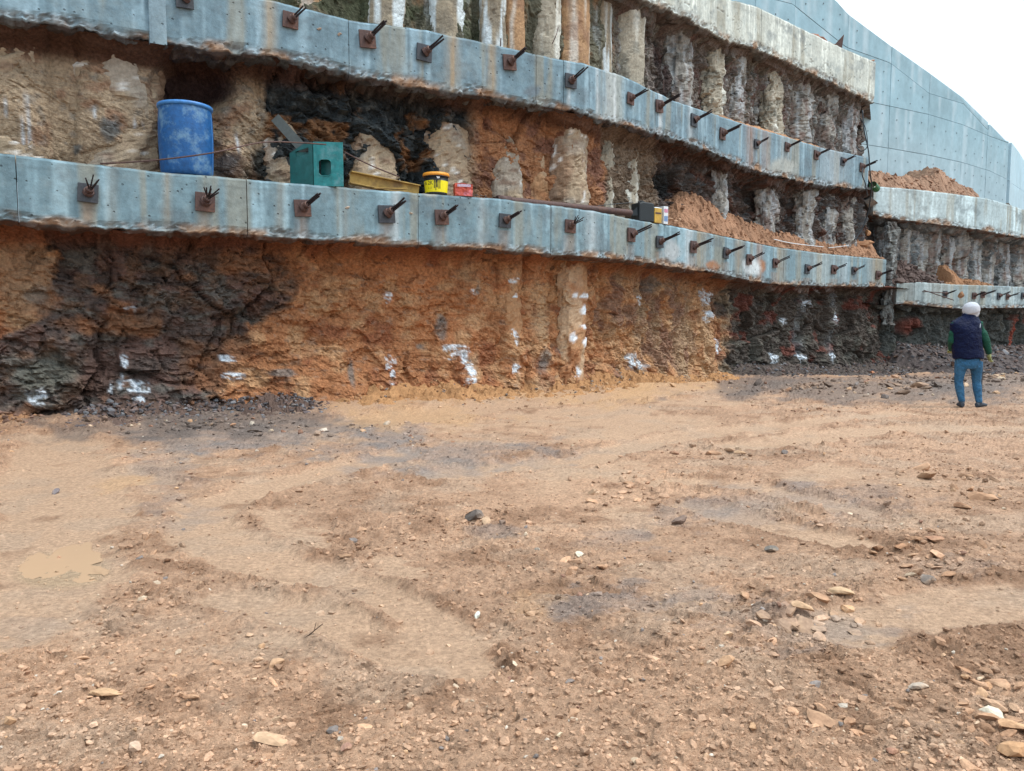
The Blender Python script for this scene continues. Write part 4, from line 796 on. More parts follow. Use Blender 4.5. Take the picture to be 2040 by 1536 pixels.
NAMED = [(558, 1470, 50, 18, (.42, .31, .22), 'flat pale slab of stone half sunk in the mud near the bottom', .15), (547, 1318, 19, 13, (.36, .25, .17), 'rounded tan stone above the sunken slab', 0), (948, 1020, 24, 17, (.17, .155, .15), 'dark grey-blue broken stone in the middle of the floor', .3),
         (1352, 1032, 20, 16, (.17, .13, .115), 'dark jagged stones clustered right of the middle', .4), (1537, 1092, 17, 10, (.16, .155, .15), 'smooth dark grey stone lying alone on tan mud', 0), (1852, 1150, 18, 17, (.18, .165, .16), 'dark upright stone at the right of the floor', .3),
         (950, 1223, 13, 9, (.58, .58, .54), 'small bright white stone in the middle foreground', 0), (1446, 1315, 22, 21, (.40, .27, .18), 'pointed tan stone standing right of centre in the foreground', .5), (1600, 1205, 24, 14, (.4, .29, .2), 'long tan stone in the stone patch at right', .2),
         (1672, 1174, 26, 12, (.38, .29, .2), 'wedge-shaped tan stone above the stone patch', .1), (1688, 1210, 19, 13, (.42, .28, .18), 'round ochre stone at the right of the stone patch', 0), (1590, 1236, 24, 11, (.42, .31, .22), 'flat pale stone at the bottom of the stone patch', .1),
         (1450, 1262, 13, 14, (.42, .31, .22), 'pale chipped stone left of the stone patch', .2), (1558, 1247, 22, 10, (.38, .28, .2), 'low broad stone below the stone patch', .1), (1828, 1363, 21, 10, (.34, .31, .28), 'grey speckled stone in the right foreground', 0), (1775, 1492, 20, 13, (.27, .16, .12), 'dark brown stone with a pale top near the bottom right', .2),
         (2018, 1440, 30, 16, (.42, .28, .18), 'long ochre stone at the right edge above the corner boulder', .1), (2028, 1490, 34, 34, (.36, .23, .14), 'large brown boulder cut off by the bottom right corner', 0), (1968, 1363, 18, 12, (.38, .24, .15), 'rounded brown stone near the right edge', 0),
         (1862, 1070, 20, 12, (.28, .17, .12), 'reddish stone ledge below the worker', .2), (690, 1487, 15, 11, (.25, .16, .13), 'dark clod near the bottom edge left of centre', 0), (270, 1480, 22, 16, (.42, .33, .27), 'pale pinkish stone at the lower left', .3),
         (210, 1375, 32, 10, (.37, .26, .17), 'flat ochre slab at the lower left', .1), (113, 977, 11, 9, (.17, .16, .18), 'small blue-grey stone on the smooth mud at left', .2), (1475, 900, 12, 6, (.36, .26, .18), 'small stone at the foot of the pale ridge', 0), (1737, 742, 8, 8, (.38, .19, .12), 'small orange stone at the foot of the dark rubble', .3)]
for i, (px, py, w_, h_, c_, lb, tl) in enumerate(NAMED):
    x, y, z = on_ground(px, py + h_ * .6); s_ = w_ * y / F
    single((x, y, z + s_ * .38 * h_ / w_), s_ * 1.15, tuple(min(.6, q * g_) for q, g_ in zip(c_, (1.22, 1.08, .95))) if c_[0] > .2 else tuple(q * g_ for q, g_ in zip(c_, (1, .9, .8))), None, i * 1.3 if h_ / w_ > .6 else .2, (1, .75, min(1.3, 1.25 * h_ / w_)), i, (0, tl), label=lb, cat='stone')
m = MB(); x, y, z = on_ground(607, 1272); k_ = y / F
m.tube([(0, 0, 0), (.4 * 36 * k_, 0, 12 * k_), (36 * k_, .02, 28 * k_)], [.004, .003, .002], 5); m.tube([(20 * k_, 0, 17 * k_), (23 * k_, .01, 32 * k_)], .0015, 4)
m.build('twig', M['twig'], None, loc=(x, y, z), label='thin dark twig sticking up from the mud left of centre', cat='twig')

# ------------------------------------------------------------------ earth heaps
def heap(name, fn, s0, s1, path, o0, o1, ns, no, label, cat, colr, seed, amp=.05, mat='dirt'):
    S, O = np.meshgrid(np.linspace(s0, s1, ns), np.linspace(o0, o1, no)); X, Y = path.at(S, 0); nx_, ny_ = path.nrm(S); X = X + nx_ * O; Y = Y + ny_ * O
    Z, edge = fn(S, O); Z = Z + amp * edge * (fbm(S * 3, O * 3, 4, seed) + .8 * facet(S * 5, O * 5, seed + 1)[0] * .6 + .3 * facet(S * 12, O * 12, seed + 2)[0])
    c = np.broadcast_to(np.array(colr), S.shape + (3,)) * (1 + .25 * fbm(S * 2, O * 2, 4, seed + 3))[..., None]; c = mix(c, np.array(colr) * .6, sm(fbm(S * 4, O * 4, 3, seed + 4), .15, .4) * .6)
    o = grid(name, np.stack([X, Y, Z], -1), c, M[mat], None, True, label=label, cat=cat); return o
def ptab(path, tbl, off):
    q, z = zip(*[path.hit(px, py, off)[:2] for px, py in tbl]); return lambda s_: np.interp(s_, q, z)
hp = ptab(PM, [(1318, 448), (1330, 425), (1350, 400), (1382, 385), (1410, 402), (1440, 420), (1480, 440), (1530, 458), (1600, 478), (1660, 488), (1700, 478), (1725, 476), (1745, 495), (1765, 517)], -.85)
sa, sb = PM.s_of(1326, 440, -.2), PM.s_of(1764, 515, -.1)
def fh1(S, O):
    t = sm(-O, .02, .95); z0 = Z1T(S) - .02; ends = sm(S, sa - .2, sa + .5); return z0 + (np.maximum(hp(S) - z0, .05)) * t + .03, sm(t, 0, .1)
heap('earth_heap', fh1, sa - .3, sb, PM, -.02, -1.35, 420, 44, 'large heap of loose orange earth spilling onto the right half of the lower beam', 'earth heap', (.32, .18, .11), 31, .11)
def heap_stones(path, fn, s0, s1, o0, o1, n, size, colr, seed, parent):
    r_ = np.random.default_rng(seed); S = r_.uniform(s0, s1, n); O = r_.uniform(o0, o1, n); Z, e_ = fn(S, O); X, Y = path.at(S, 0); a, b = path.nrm(S); sz_ = size * np.exp(r_.normal(0, .5, n))
    scatter('loose_clods', np.stack([X + a * O, Y + b * O, Z + sz_ * .25], -1), sz_, np.tile([colr], (n, 1)) * r_.uniform(.6, 1.2, (n, 1)), SH, r_, M['stone'], parent, kind='stuff')
heap_stones(PM, fh1, sa, sb - .2, -1.2, -.06, 1500, .022, (.34, .19, .115), 5, bpy.data.objects['earth_heap'])
hp2 = ptab(PM, [(1400, 222), (1430, 228), (1460, 236), (1540, 262), (1600, 280), (1650, 296)], -.7); qa, qb = PM.s_of(1420, 228, -.4), PM.s_of(1655, 298, -.4)
def fh2(S, O): z0 = Z2T(S); t = sm(-O, .33, .6) * sm(S, qa, qa + .8) * (1 - sm(S, qb - 1, qb)); return z0 - .02 + .16 * t, sm(t, 0, .1)
heap('earth_ridge', fh2, qa, qb, PM, -.33, -1.3, 300, 16, 'thin ridge of orange earth along the top of the middle beam', 'earth heap', (.45, .25, .14), 35, .04)
hr = ptab(RP, [(1735, 345), (1760, 352), (1800, 356), (1825, 358), (1845, 354), (1852, 338), (1862, 341), (1875, 355), (1900, 370), (1930, 384), (1960, 394)], -.9); ra, rb = RP.s_of(1738, 370, -.1), RP.s_of(1958, 393, -.1)
def fh3(S, O): z0 = ZR1T(S); t = sm(-O, .0, .7); return z0 - .02 + np.maximum(hr(S) - z0, .02) * t * 1.05, sm(t, 0, .1)
h3 = heap('earth_heap', fh3, ra, rb, RP, -.02, -2.6, 260, 30, 'pointed heap of orange earth on the pale right-hand beam against the panelled wall', 'earth heap', (.33, .205, .14), 39, .10)
heap_stones(RP, fh3, ra, rb - .2, -2, -.06, 900, .04, (.36, .21, .14), 6, h3)
hq = ptab(RP, [(1780, 520), (1790, 520), (1815, 530), (1840, 545), (1868, 556), (1890, 562)], -.4); rc, rd = RP.s_of(1782, 560, .25), RP.s_of(1885, 564, .25)
def fh4(S, O): z0 = ZR2T(S); t = sm(.3 - O, .0, .8); return z0 - .02 + np.maximum(hq(S) - z0, .02) * t, sm(t, 0, .1)
h4 = heap('rubble_heap', fh4, rc, rd, RP, .28, -1.1, 140, 26, 'dark brown rubble heap on the left end of the far right beam', 'rubble heap', (.10, .07, .062), 43, .12)
heap_stones(RP, fh4, rc, rd, -.9, .25, 500, .06, (.12, .085, .075), 7, h4)
hq2 = ptab(RP, [(1872, 562), (1876, 525), (1885, 530), (1905, 550), (1930, 558), (1960, 565), (1985, 570)], -.5); re, rf = RP.s_of(1872, 564, .25), RP.s_of(1985, 569, .25)
def fh5(S, O): z0 = ZR2T(S); t = sm(.3 - O, .0, .8); return z0 - .02 + np.maximum(hq2(S) - z0, .02) * t, sm(t, 0, .1)
heap('earth_heap', fh5, re, rf, RP, .28, -1.0, 140, 24, 'small steep orange earth heap on the far right beam above the worker', 'earth heap', (.33, .18, .10), 47, .12)
# rubble at the wall foot
def rubble(name, path, off, pa, pb, topf, reach, colr, label, nst, nobj, smin, smax, seed, cols):
    a, b = path.s_of(pa, 720, off), path.s_of(pb, 720, off)
    def fn(S, O): X, Y = path.at(S, 0); nx_, ny_ = path.nrm(S); g = groundz(X + nx_ * O, Y + ny_ * O); t = np.clip((off + reach - O) / reach, 0, 1); e_ = sm(S, a, a + 1.2) * (1 - sm(S, b - 1.2, b)); return g - .06 + topf(S) * t ** 1.4 * e_, sm(t, 0, .2) * e_
    h = heap(name, fn, a, b, path, off - .3, off + reach, 200, 30, label, 'rubble heap', colr, seed, .10)
    r_ = np.random.default_rng(seed); S = r_.uniform(a + .2, b - .2, nst); O = off + reach * r_.uniform(0, 1.05, nst) ** 1.25; Z, _ = fn(S, O); X, Y = path.at(S, 0); nx_, ny_ = path.nrm(S); X = X + nx_ * O; Y = Y + ny_ * O
    sz_ = np.clip(np.exp(r_.normal(math.log(smin * 1.4), .45, nst)), smin * .6, smax); c_ = np.array(cols)[r_.integers(0, len(cols), nst)] * r_.uniform(.7, 1.25, (nst, 1)); od = np.argsort(-sz_)
    P_ = np.stack([X, Y, Z + sz_ * .3 + .02], -1)
    for i in od[:nobj]: single(P_[i], sz_[i], c_[i], h, r_.uniform(0, 6), (1, r_.uniform(.5, .9), r_.uniform(.35, .7)), int(i), (r_.normal() * .5, r_.normal() * .5))
    scatter('small_stones', P_[od[nobj:]], sz_[od[nobj:]], c_[od[nobj:]], SH, r_, M['stone'], h, kind='stuff')
    return h
DRK = [(.10, .08, .08), (.13, .10, .095), (.08, .075, .08), (.15, .10, .085), (.16, .16, .17)]
rubble('rubble_heap', RP, -.4, 1745, 2150, lambda s: np.interp(s, [0, 3, 8, 20], [.95, 1.1, .9, .8]), 4.2, (.10, .08, .075), 'long heap of dark broken rock at the foot of the far right wall', 1500, 160, .05, .24, 51, DRK)
rubble('rubble_heap', PM, -.75, 1440, 1800, lambda s: .35 + 0 * s, 2.2, (.10, .08, .07), 'low dark rubble along the foot of the dark face right of the ochre face', 800, 50, .03, .12, 52, DRK)
rubble('rubble_heap', PM, -.75, 90, 660, lambda s: .20 + .1 * np.sin(s * 1.3), 1.5, (.12, .08, .065), 'low dark reddish rubble along the foot of the dark rock at left', 900, 60, .025, .085, 53, DRK)
rubble('earth_bank', PM, -.75, 600, 1445, lambda s: .24 + .08 * np.sin(s * 1.1), 1.2, (.40, .215, .10), 'low bank of loose orange earth along the foot of the ochre face', 500, 30, .02, .06, 54, [(.36, .2, .1), (.42, .26, .14), (.25, .14, .08), (.2, .17, .15)])
rubble('earth_bank', PM, -.75, -250, 110, lambda s: .26 + 0 * s, 1.3, (.30, .165, .09), 'low bank of brown earth at the foot of the face by the left edge', 300, 15, .02, .06, 55, [(.3, .17, .1), (.2, .12, .09)])
# scattered stones on the rim of the panelled wall, and on the top beam
r_ = np.random.default_rng(61); n = 260; S = r_.uniform(1, FW.L - .2, n); X, Y = FW.at(S, -.25 - r_.uniform(0, .3, n)); sz = r_.uniform(.04, .14, n) * (1 + (r_.uniform(0, 1, n) > .93) * .8); cl = sm(fbm(S * .7, S * 0, 2, 3), -.1, .3); sz = sz * (.5 + .7 * cl)
scatter('rim_stones', np.stack([X, Y, tr(S) + sz * .3], -1), sz, np.tile([(.25, .14, .12)], (n, 1)) * r_.uniform(.6, 1.3, (n, 1)), SH, r_, M['stone'], None, kind='stuff', label='reddish stones along the rim of the tall panelled wall')
ta, tb_ = PM.s_of(1600, 60, -.9), PM.s_of(1690, 100, -.9)
def fh6(S, O): z0 = Z3T(S); t = sm(-O, .72, 1.3) * sm(S, ta, ta + .5) * (1 - sm(S, tb_ - .4, tb_)); return z0 - .02 + .35 * t, sm(t, 0, .1)
heap('earth_heap', fh6, ta, tb_, PM, -.72, -1.9, 80, 16, 'thin reddish earth and rubble on top of the pale cracked beam', 'earth heap', (.32, .16, .11), 48, .10)
s_, z, Y = PM.hit(1672, 92, -.9); x, y = PM.at(s_, -.95); m = MB(); m.prism([(-.25, 0), (.14, 0), (.2, .5)], -.015, .015); m.build('bent_plate', M['rust'], None, loc=(x, y, z - .08), label='dark bent triangular plate standing on the pale top beam', cat='metal plate')
s_, z, Y = PM.hit(1736, 122, -.85); x, y = PM.at(s_, -.85); single((x, y, z + .02), .16, (.36, .2, .15), None, .3, (1, .8, .8), 3, label='pinkish stone on the right tip of the pale top beam', cat='stone')
s_, z, Y = PM.hit(1723, 485, -.6); x, y = PM.at(s_, -.5); single((x, y, z + .02), .42, (.30, .15, .08), None, .3, (1, .8, .65), 5, label='large orange boulder on the right end of the earth heap', cat='stone')
s_, z, Y = PM.hit(1732, 462, -.7); x, y = PM.at(s_, -.75); single((x, y, z - .02), .30, (.42, .22, .11), None, .3, (.5, .4, 1), 2, label='upright orange rock leaning above the boulder on the heap', cat='stone')
for i, (px, py) in enumerate(((1336, 437), (1346, 441), (1353, 437))):
    s_, z, Y = PM.hit(px, py, -.2); x, y = PM.at(s_, -.2); single((x, y, z), .10, (.42, .27, .18), None, i, (1, .8, .8), i, label=['left', 'middle', 'right'][i] + ' of three clods beside the paint cans on the lower beam', cat='clod', group='three clods beside the cans')

# ------------------------------------------------------------------ ground anchors
def anchor_proto(kind, n):
    root = empty('ground_anchor'); R_ = Matrix.Rotation(math.radians({'s': 26, 'w': 10, 'l': 6}[kind]), 3, 'Z') @ Matrix.Rotation(math.radians({'s': 22, 'w': 22, 'l': 16}[kind]), 3, 'X')
    MB().box((0, .022, 0), (.29, .036, .29)).build('bearing_plate', M['darksteel'] if n % 3 == 0 else M['rust'], root, bevel=.004)
    m = MB(); ax = R_ @ Vector((0, 1, 0)); m.tube([(0, .03, 0), ax * .08, ax * .085, ax * .15, ax * .16], [.085, .08, .062, .058, .035], 14); m.build('anchor_head', M['rust'], root, bevel=.002)
    rr_ = random.Random(n * 7 + 1)
    cnt = {'s': 3, 'w': 6, 'l': 3}[kind]
    for k in range(cnt):
        a = 2 * math.pi * k / cnt + .6; off = R_ @ Vector((.026 * math.cos(a), 0, .026 * math.sin(a))); L = rr_.uniform(.22, .32) if kind != 'l' else rr_.uniform(.30, .42)
        sp = .75 if kind == 'w' else .05
        d = (ax + Vector((math.cos(a) * sp * rr_.uniform(.5, 1), 0, abs(math.sin(a)) * sp * rr_.uniform(.4, 1.3)))).normalized()
        if kind == 'w': L *= .75
        m = MB(); m.tube([off + ax * .12, off + ax * .17, off + ax * .17 + d * L * .5, off + ax * .17 + d * L + Vector((0, 0, rr_.uniform(-.01, .02)))], .011 if kind == 'w' else .016, 6); m.build('strand', M['strand'], root)
    return root
PROT = {}
first = {}
def kids(o): return [c for c in COL.objects if c.parent == o]
def place_anchor(kind, n, pos, rz, tilt, label, group, scale=1):
    key = (kind, n)
    if key not in PROT: p = anchor_proto(kind, n); PROT[key] = (p, kids(p)); o = p
    else:
        p, ks = PROT[key]; o = p.copy(); COL.objects.link(o)
        for c_ in ks: q = c_.copy(); COL.objects.link(q); q.parent = o
    o.location = pos; o.rotation_euler = (0, tilt, rz); scale *= random.uniform(.88, 1.08); o.scale = (scale,) * 3; tag(o, label, 'ground anchor', group); return o
kinds1 = 'wwsssswslllsssssll'; look = {'w': 'splayed strands', 's': 'short bunched strands', 'l': 'long paired strands'}
for i, (px, py) in enumerate(A1L):
    s_, z, Y = PM.hit(px, py, .01); x, y = PM.at(s_, .012); nx_, ny_ = PM.nrm(s_)
    place_anchor(kinds1[i], i % 5, (x, y, z), math.atan2(ny_, nx_) - math.pi / 2, random.uniform(-.07, .07), f'{ORD[i]} rusty anchor plate from the left on the lower beam, {look[kinds1[i]]}', 'anchors along the lower beam')
kinds2 = 'ssssslllslslssl'
for i, (px, py) in enumerate(A2L):
    s_, z, Y = PM.hit(px, py, -.29); x, y = PM.at(s_, -.288); nx_, ny_ = PM.nrm(s_)
    place_anchor(kinds2[i], i % 5, (x, y, z), math.atan2(ny_, nx_) - math.pi / 2, random.uniform(-.07, .1), f'{ORD[i]} anchor plate from the left on the middle beam, {look[kinds2[i]]}', 'anchors along the middle beam')
for i, (px, py) in enumerate([(1882, 586), (1940, 589), (1957, 587), (1989, 590), (2006, 591), (2037, 589)]):
    s_, z, Y = RP.hit(px, py, .31); x, y = RP.at(s_, .312); nx_, ny_ = RP.nrm(s_)
    place_anchor('l' if i != 3 else 's', i % 5, (x, y, z), math.atan2(ny_, nx_) - math.pi / 2, 0, f'{ORD[i]} small anchor from the left on the far right beam', 'anchors along the far right beam', .95)
for px, py, off, lb in ((635, 57, -.3, 'round grout plug nearer the anchor on the middle beam'), (677, 67, -.3, 'ragged grout plug right of the other plug on the middle beam'), (691, 413, 0, 'short square stub on the lower beam right of the third anchor'), (818, 424, 0, 'broken grout stub between two anchors on the lower beam')):
    s_, z, Y = PM.hit(px, py, off); x, y = PM.at(s_, off - .01); single((x, y, z), .065, (.20, .17, .15) if off else (.33, .29, .25), None, .4, (1, .8, 1.1), int(px), label=lb, cat='grout plug')

# ------------------------------------------------------------------ things standing on the lower beam
def ledge(px, back): # foot position on the beam top: back = metres behind the beam front
    py = np.interp(px, *zip(*W1T)); s_ = PM.s_of(px, py, -back); x, y = PM.at(s_, -back); nx_, ny_ = PM.nrm(s_); return Vector((float(x), float(y), float(Z1T(s_)) + .012)), math.atan2(ny_, nx_) + math.pi / 2, s_
p, rz, _ = ledge(373, .42); R_ = 47.5 * p.y * 1.055 / F; hgt = at(371, 212, p.y).z - p.z
dr = empty('plastic_drum', p, rz, label='blue plastic drum standing on the lower beam at left', cat='drum')
prof = [(.0, .0), (R_ * .86, 0), (R_ * .92, .02), (R_ * .95, .08), (R_ * .975, .25), (R_, hgt * .45), (R_ * 1.0, hgt * .6), (R_ * .985, hgt * .8), (R_ * .955, hgt * .93), (R_ * .94, hgt * .965), (R_ * .9, hgt * .975), (0, hgt * .97)]
m = MB().lathe(prof, 48); m.build('drum_body', M['blue'], dr, True)
m = MB().lathe([(R_ * .93, hgt * .945), (R_ * 1.0, hgt * .95), (R_ * 1.015, hgt * .972), (R_ * 1.0, hgt * .995), (R_ * .955, hgt * 1.0), (R_ * .93, hgt * .98)], 48); m.build('drum_rim', M['bluerim'], dr, True)
m = MB().lathe([(0, hgt * 1.0), (.05, hgt * 1.0), (.05, hgt * .97)], 14, (R_ * .5, 0, .008)); m.build('bung', M['bluerim'], dr)
m = MB().tube([(R_ * .86, -R_ * .5, .05), (R_ * .88, -R_ * .5, hgt * .5), (R_ * .85, -R_ * .48, hgt * .9)], .006, 6); m.build('mould_seam', M['bluerim'], dr)
m = MB().box((0, 0, 0), (.1, .12, .02)); m.build('wood_chip', flat('wood', (.5, .35, .22), .8), None, loc=p + Vector((-R_ * .7, 0, hgt + .012)), label='pale wood chip lying on the drum lid', cat='wood chip')

# green steel box frame with cut-outs
pb, rz, sb_ = ledge(648, .12)
k_ = pb.y / F; bw = 100 * k_ * 1.02; bh = at(648, 284, pb.y).z - pb.z
cnr = at(660, 373, pb.y - .12)
gb = empty('steel_box', (cnr.x - .50, cnr.y + .22, pb.z - .01), math.radians(0), label='teal green steel box frame with cut-out holes on the lower beam', cat='steel box')
hw_, hd = .0, .0
def plate_with_hole(w_, h_, hole, th, name, mat, loc, rz):
    """w_ x h_ plate (x,z), rectangular or rounded hole list"""
    outer = [(0, 0), (w_, 0), (w_, h_), (0, h_)]; n = len(hole); m = MB(); V = []; H_ = hole
    import mathutils.geometry as mg
    tri = mg.tessellate_polygon([[Vector((x, z, 0)) for x, z in outer], [Vector((x, z, 0)) for x, z in hole]]); al = outer + hole; k = len(al)
    V = [(x, -th / 2, z) for x, z in al] + [(x, th / 2, z) for x, z in al]; Fc = [tuple(t) for t in tri] + [tuple(i + k for i in t[::-1]) for t in tri]
    for a, b in ((0, 4), (4, k)):
        for i in range(a, b): j = a + (i - a + 1) % (b - a); Fc.append((i, j, j + k, i + k))
    m.add(V, Fc); o = m.build(name, mat, gb); o.location = loc; o.rotation_euler = (0, 0, rz); return o
# box seen corner-on: left face runs back-left, right face is painted paler as if lit
lw, rw_ = .62, .50; H_ = bh
fc_ = Vector((.20, -.20, 0)); aL = math.radians(180 + 8); aR = math.radians(5)
def rr(cx, cz, w_, h_, r__, n=5):
    o = []
    for (sx, sz, a0) in ((1, 1, 0), (-1, 1, 90), (-1, -1, 180), (1, -1, 270)):
        for k in range(n): a = math.radians(a0 + 90 * k / (n - 1)); o.append((cx + sx * (w_ / 2 - r__) + r__ * math.cos(a), cz + sz * (h_ / 2 - r__) + r__ * math.sin(a)))
    return o
plate_with_hole(rw_, H_, rr(.19, H_ * .42, .21, .27, .06), .022, 'front_plate', M['greenpale'], fc_, aR)
# left face: slot hole near the top; bottom-right chamfer at the top left
def leftface():
    dx = -.56; import mathutils.geometry as mg
    outer = [(0, 0), (0, H_), (-.20, H_ - .02), (-.56, H_ - .17), (-.56, 0)]; hole = [(-.40, H_ * .68), (-.10, H_ * .74), (-.10, H_ * .88), (-.42, H_ * .80)]
    outer = [(x * .78, z) for x, z in outer]; hole = [(x * .78, z) for x, z in hole]; al = outer + hole; k = len(al); tri = mg.tessellate_polygon([[Vector((x, z, 0)) for x, z in outer], [Vector((x, z, 0)) for x, z in hole]])
    V = [(x, -.01, z) for x, z in al] + [(x, .01, z) for x, z in al]; Fc = [tuple(t) for t in tri] + [tuple(i + k for i in t[::-1]) for t in tri]
    for a, b in ((0, 5), (5, k)):
        for i in range(a, b): j = a + (i - a + 1) % (b - a); Fc.append((i, j, j + k, i + k))
    m = MB().add(V, Fc); o = m.build('side_plate', M['green'], gb); o.location = fc_ + Vector((-.012, .008, 0)); o.rotation_euler = (0, 0, math.radians(-14)); return o
leftface()
m = MB()
e1_ = fc_ + Vector((rw_ * math.cos(aR), rw_ * math.sin(aR), 0)); e0_ = fc_ + Vector((-.437 * math.cos(math.radians(-14)), -.437 * math.sin(math.radians(-14)), 0)); e2_ = e0_ + (e1_ - fc_)
def wallseg(a, b, z0, z1, th=.02):
    a, b = Vector(a), Vector(b); d = (b - a).normalized(); c = (a + b) / 2; return MB().box(c + Vector((0, 0, (z0 + z1) / 2)), ((b - a).length - .04, th, z1 - z0), Matrix.Rotation(math.atan2(d.y, d.x), 3, 'Z'))
wallseg(e0_, e2_, 0, H_ * .8).build('back_plate', M['green'], gb); wallseg(e2_, e1_, 0, H_ * .9).build('back_plate', M['green'], gb)
tp = MB().add([fc_ + Vector((0, 0, H_ + .002)), e1_ + Vector((0, 0, H_ + .002)), e2_ + Vector((.3, 0, H_ + .002)), e0_ * .4 + fc_ * .6 + Vector((0, .1, H_ + .002))], [(0, 1, 2, 3)]); o = tp.build('top_plate', M['green'], gb); sdm = o.modifiers.new('thick', 'SOLIDIFY'); sdm.thickness = .02; sdm.offset = -1
m = MB(); hl = rr(.19, H_ * .42, .22, .28, .07); m.tube([(x, -.014, z) for x, z in hl + hl[:1]], .007, 5, False); o = m.build('hole_rim', M['greenpale'], gb); o.location = fc_; o.rotation_euler = (0, 0, aR)

def ibeam(name, A, B, h, w_, t, mat, label):
    A, B = Vector(A), Vector(B); L = (B - A).length; d = (B - A).normalized(); side = d.cross(Vector((0, 0, 1))).normalized(); up = side.cross(d)
    Rm = Matrix((d, side, up)).transposed(); rt = bpy.data.objects.new(name, None); COL.objects.link(rt); rt.location = A; rt.rotation_euler = Rm.to_euler(); tag(rt, label, 'steel beam')
    MB().box((L / 2, 0, h / 2), (L, t, h - 2 * t)).build('web', mat, rt); MB().box((L / 2, 0, h - t / 2), (L, w_, t)).build('flange', mat, rt, bevel=.002); MB().box((L / 2, 0, t / 2), (L, w_, t)).build('flange', mat, rt, bevel=.002)
    return rt
pA, _, _ = ledge(700, .36); pB, _, _ = ledge(834, .30)
ibeam('steel_i_beam', at(696, 366, pA.y), at(833, 393, pB.y), .22, .16, .02, M['yellowbeam'], 'yellow steel I-beam lying between the green box and the bucket')
pC, _, _ = ledge(745, .08); pD, _, _ = ledge(800, .08)
MB().box((0, 0, 0), (.62, .10, .015), Matrix.Rotation(.45, 3, 'Z') @ Matrix.Rotation(-.06, 3, 'Y')).build('steel_offcut', M['yellowbeam'], None, loc=pC.lerp(pD, .6) + Vector((0, 0, .045)), label='narrow rusty yellow steel strip lying in front of the I-beam', cat='steel strip')
# leaning grey plate behind the box
p1 = at(556, 238, 13.75); p2 = at(602, 300, 13.5)
d = (p2 - p1); mm_ = MB().box((0, 0, 0), (d.length, .03, .17), Matrix.Rotation(math.atan2(-d.z, Vector((d.x, d.y)).length), 3, 'Y')); mm_.build('leaning_plank', M['greysteel'], None, loc=(p1 + p2) / 2, label='dark grey plank leaning behind the green box', cat='plank')
# bucket
p, rz, _ = ledge(869, .22); k_ = p.y / F; R_ = 25 * k_; hb = at(869, 346, p.y).z - p.z
bk = empty('paint_bucket', p, 0, label='yellow and black bucket with an orange lid and tar drips, marked 2K', cat='bucket')
MB().lathe([(0, 0), (R_ * .84, 0), (R_ * .86, .02), (R_ * .955, hb * .86), (0, hb * .86)], 36).build('bucket_body', M['black'], bk, True)
MB().lathe([(R_ * .872, hb * .10), (R_ * .94, hb * .62)], 36).build('label_band', M['yellow'], bk, True)
MB().lathe([(R_ * .9, hb * .84), (R_ * 1.03, hb * .845), (R_ * 1.05, hb * .90), (R_ * 1.0, hb * .985), (R_ * .9, hb), (0, hb)], 36).build('lid', M['orange'], bk, True)
m = MB()
def on_b(a, z, o=.004): rb_ = R_ * (.85 + .105 * (z / hb) / .86) + R_ * .005 + o; return (rb_ * math.cos(a), rb_ * math.sin(a), z)
for a, w_, l_ in ((-1.50, .10, .62), (-1.40, .16, .46), (-1.62, .12, .5), (-1.15, .12, .52), (-1.28, .05, .55), (-1.30, .04, .5)):
    zt_, zb_ = hb * .66, hb * (.66 - l_ * .8 if w_ != .10 else .16); n = 6
    m.add([on_b(a - w_ / 2, zt_), on_b(a + w_ / 2, zt_), on_b(a + w_ * .22, zb_ * .4 + zt_ * .6), on_b(a + w_ * .3, zb_), on_b(a - w_ * .3, zb_), on_b(a - w_ * .3, zb_ * .5 + zt_ * .5)], [(0, 1, 2, 3, 4, 5)[::-1]])
m.build('tar_drip', M['black'], bk)
m = MB(); m.add([on_b(-1.45, hb * .78), on_b(-1.15, hb * .78), on_b(-1.2, hb * .70), on_b(-1.38, hb * .69)], [(3, 2, 1, 0)]); m.build('paint_splash', M['white'], bk)
MB().tube([(R_ * 1.02 * math.cos(a), R_ * 1.02 * math.sin(a), hb * .82 - .10 * math.sin((a + math.pi)) * .0) for a in np.linspace(-3.1, .0, 20)], .004, 5).build('handle', M['darksteel'], bk)
def curved_text(s, size, a_c, z0, parent, name, mat, rad):
    cu = bpy.data.curves.new('t', 'FONT'); cu.body = s; cu.size = size; cu.extrude = 0; cu.align_x = 'CENTER'; to = bpy.data.objects.new('t', cu); COL.objects.link(to)
    bpy.context.view_layer.update(); me = bpy.data.meshes.new_from_object(to.evaluated_get(bpy.context.evaluated_depsgraph_get())); bpy.data.objects.remove(to)
    for v in me.vertices: a = a_c + v.co.x / rad; z = z0 + v.co.y; q = on_b(a, z, .005); v.co = q
    me.materials.clear(); me.materials.append(mat); o = bpy.data.objects.new(name, me); COL.objects.link(o); o.parent = parent; return o
curved_text('A 2K', .105, -2.18, hb * .42, bk, 'lettering', M['black'], R_)
m = MB()
for k in range(2): m.add([on_b(-2.2, hb * (.30 - k * .05)), on_b(-1.85, hb * (.30 - k * .05)), on_b(-1.85, hb * (.315 - k * .05)), on_b(-2.2, hb * (.315 - k * .05))], [(0, 1, 2, 3)])
m.build('small_print', M['black'], bk)
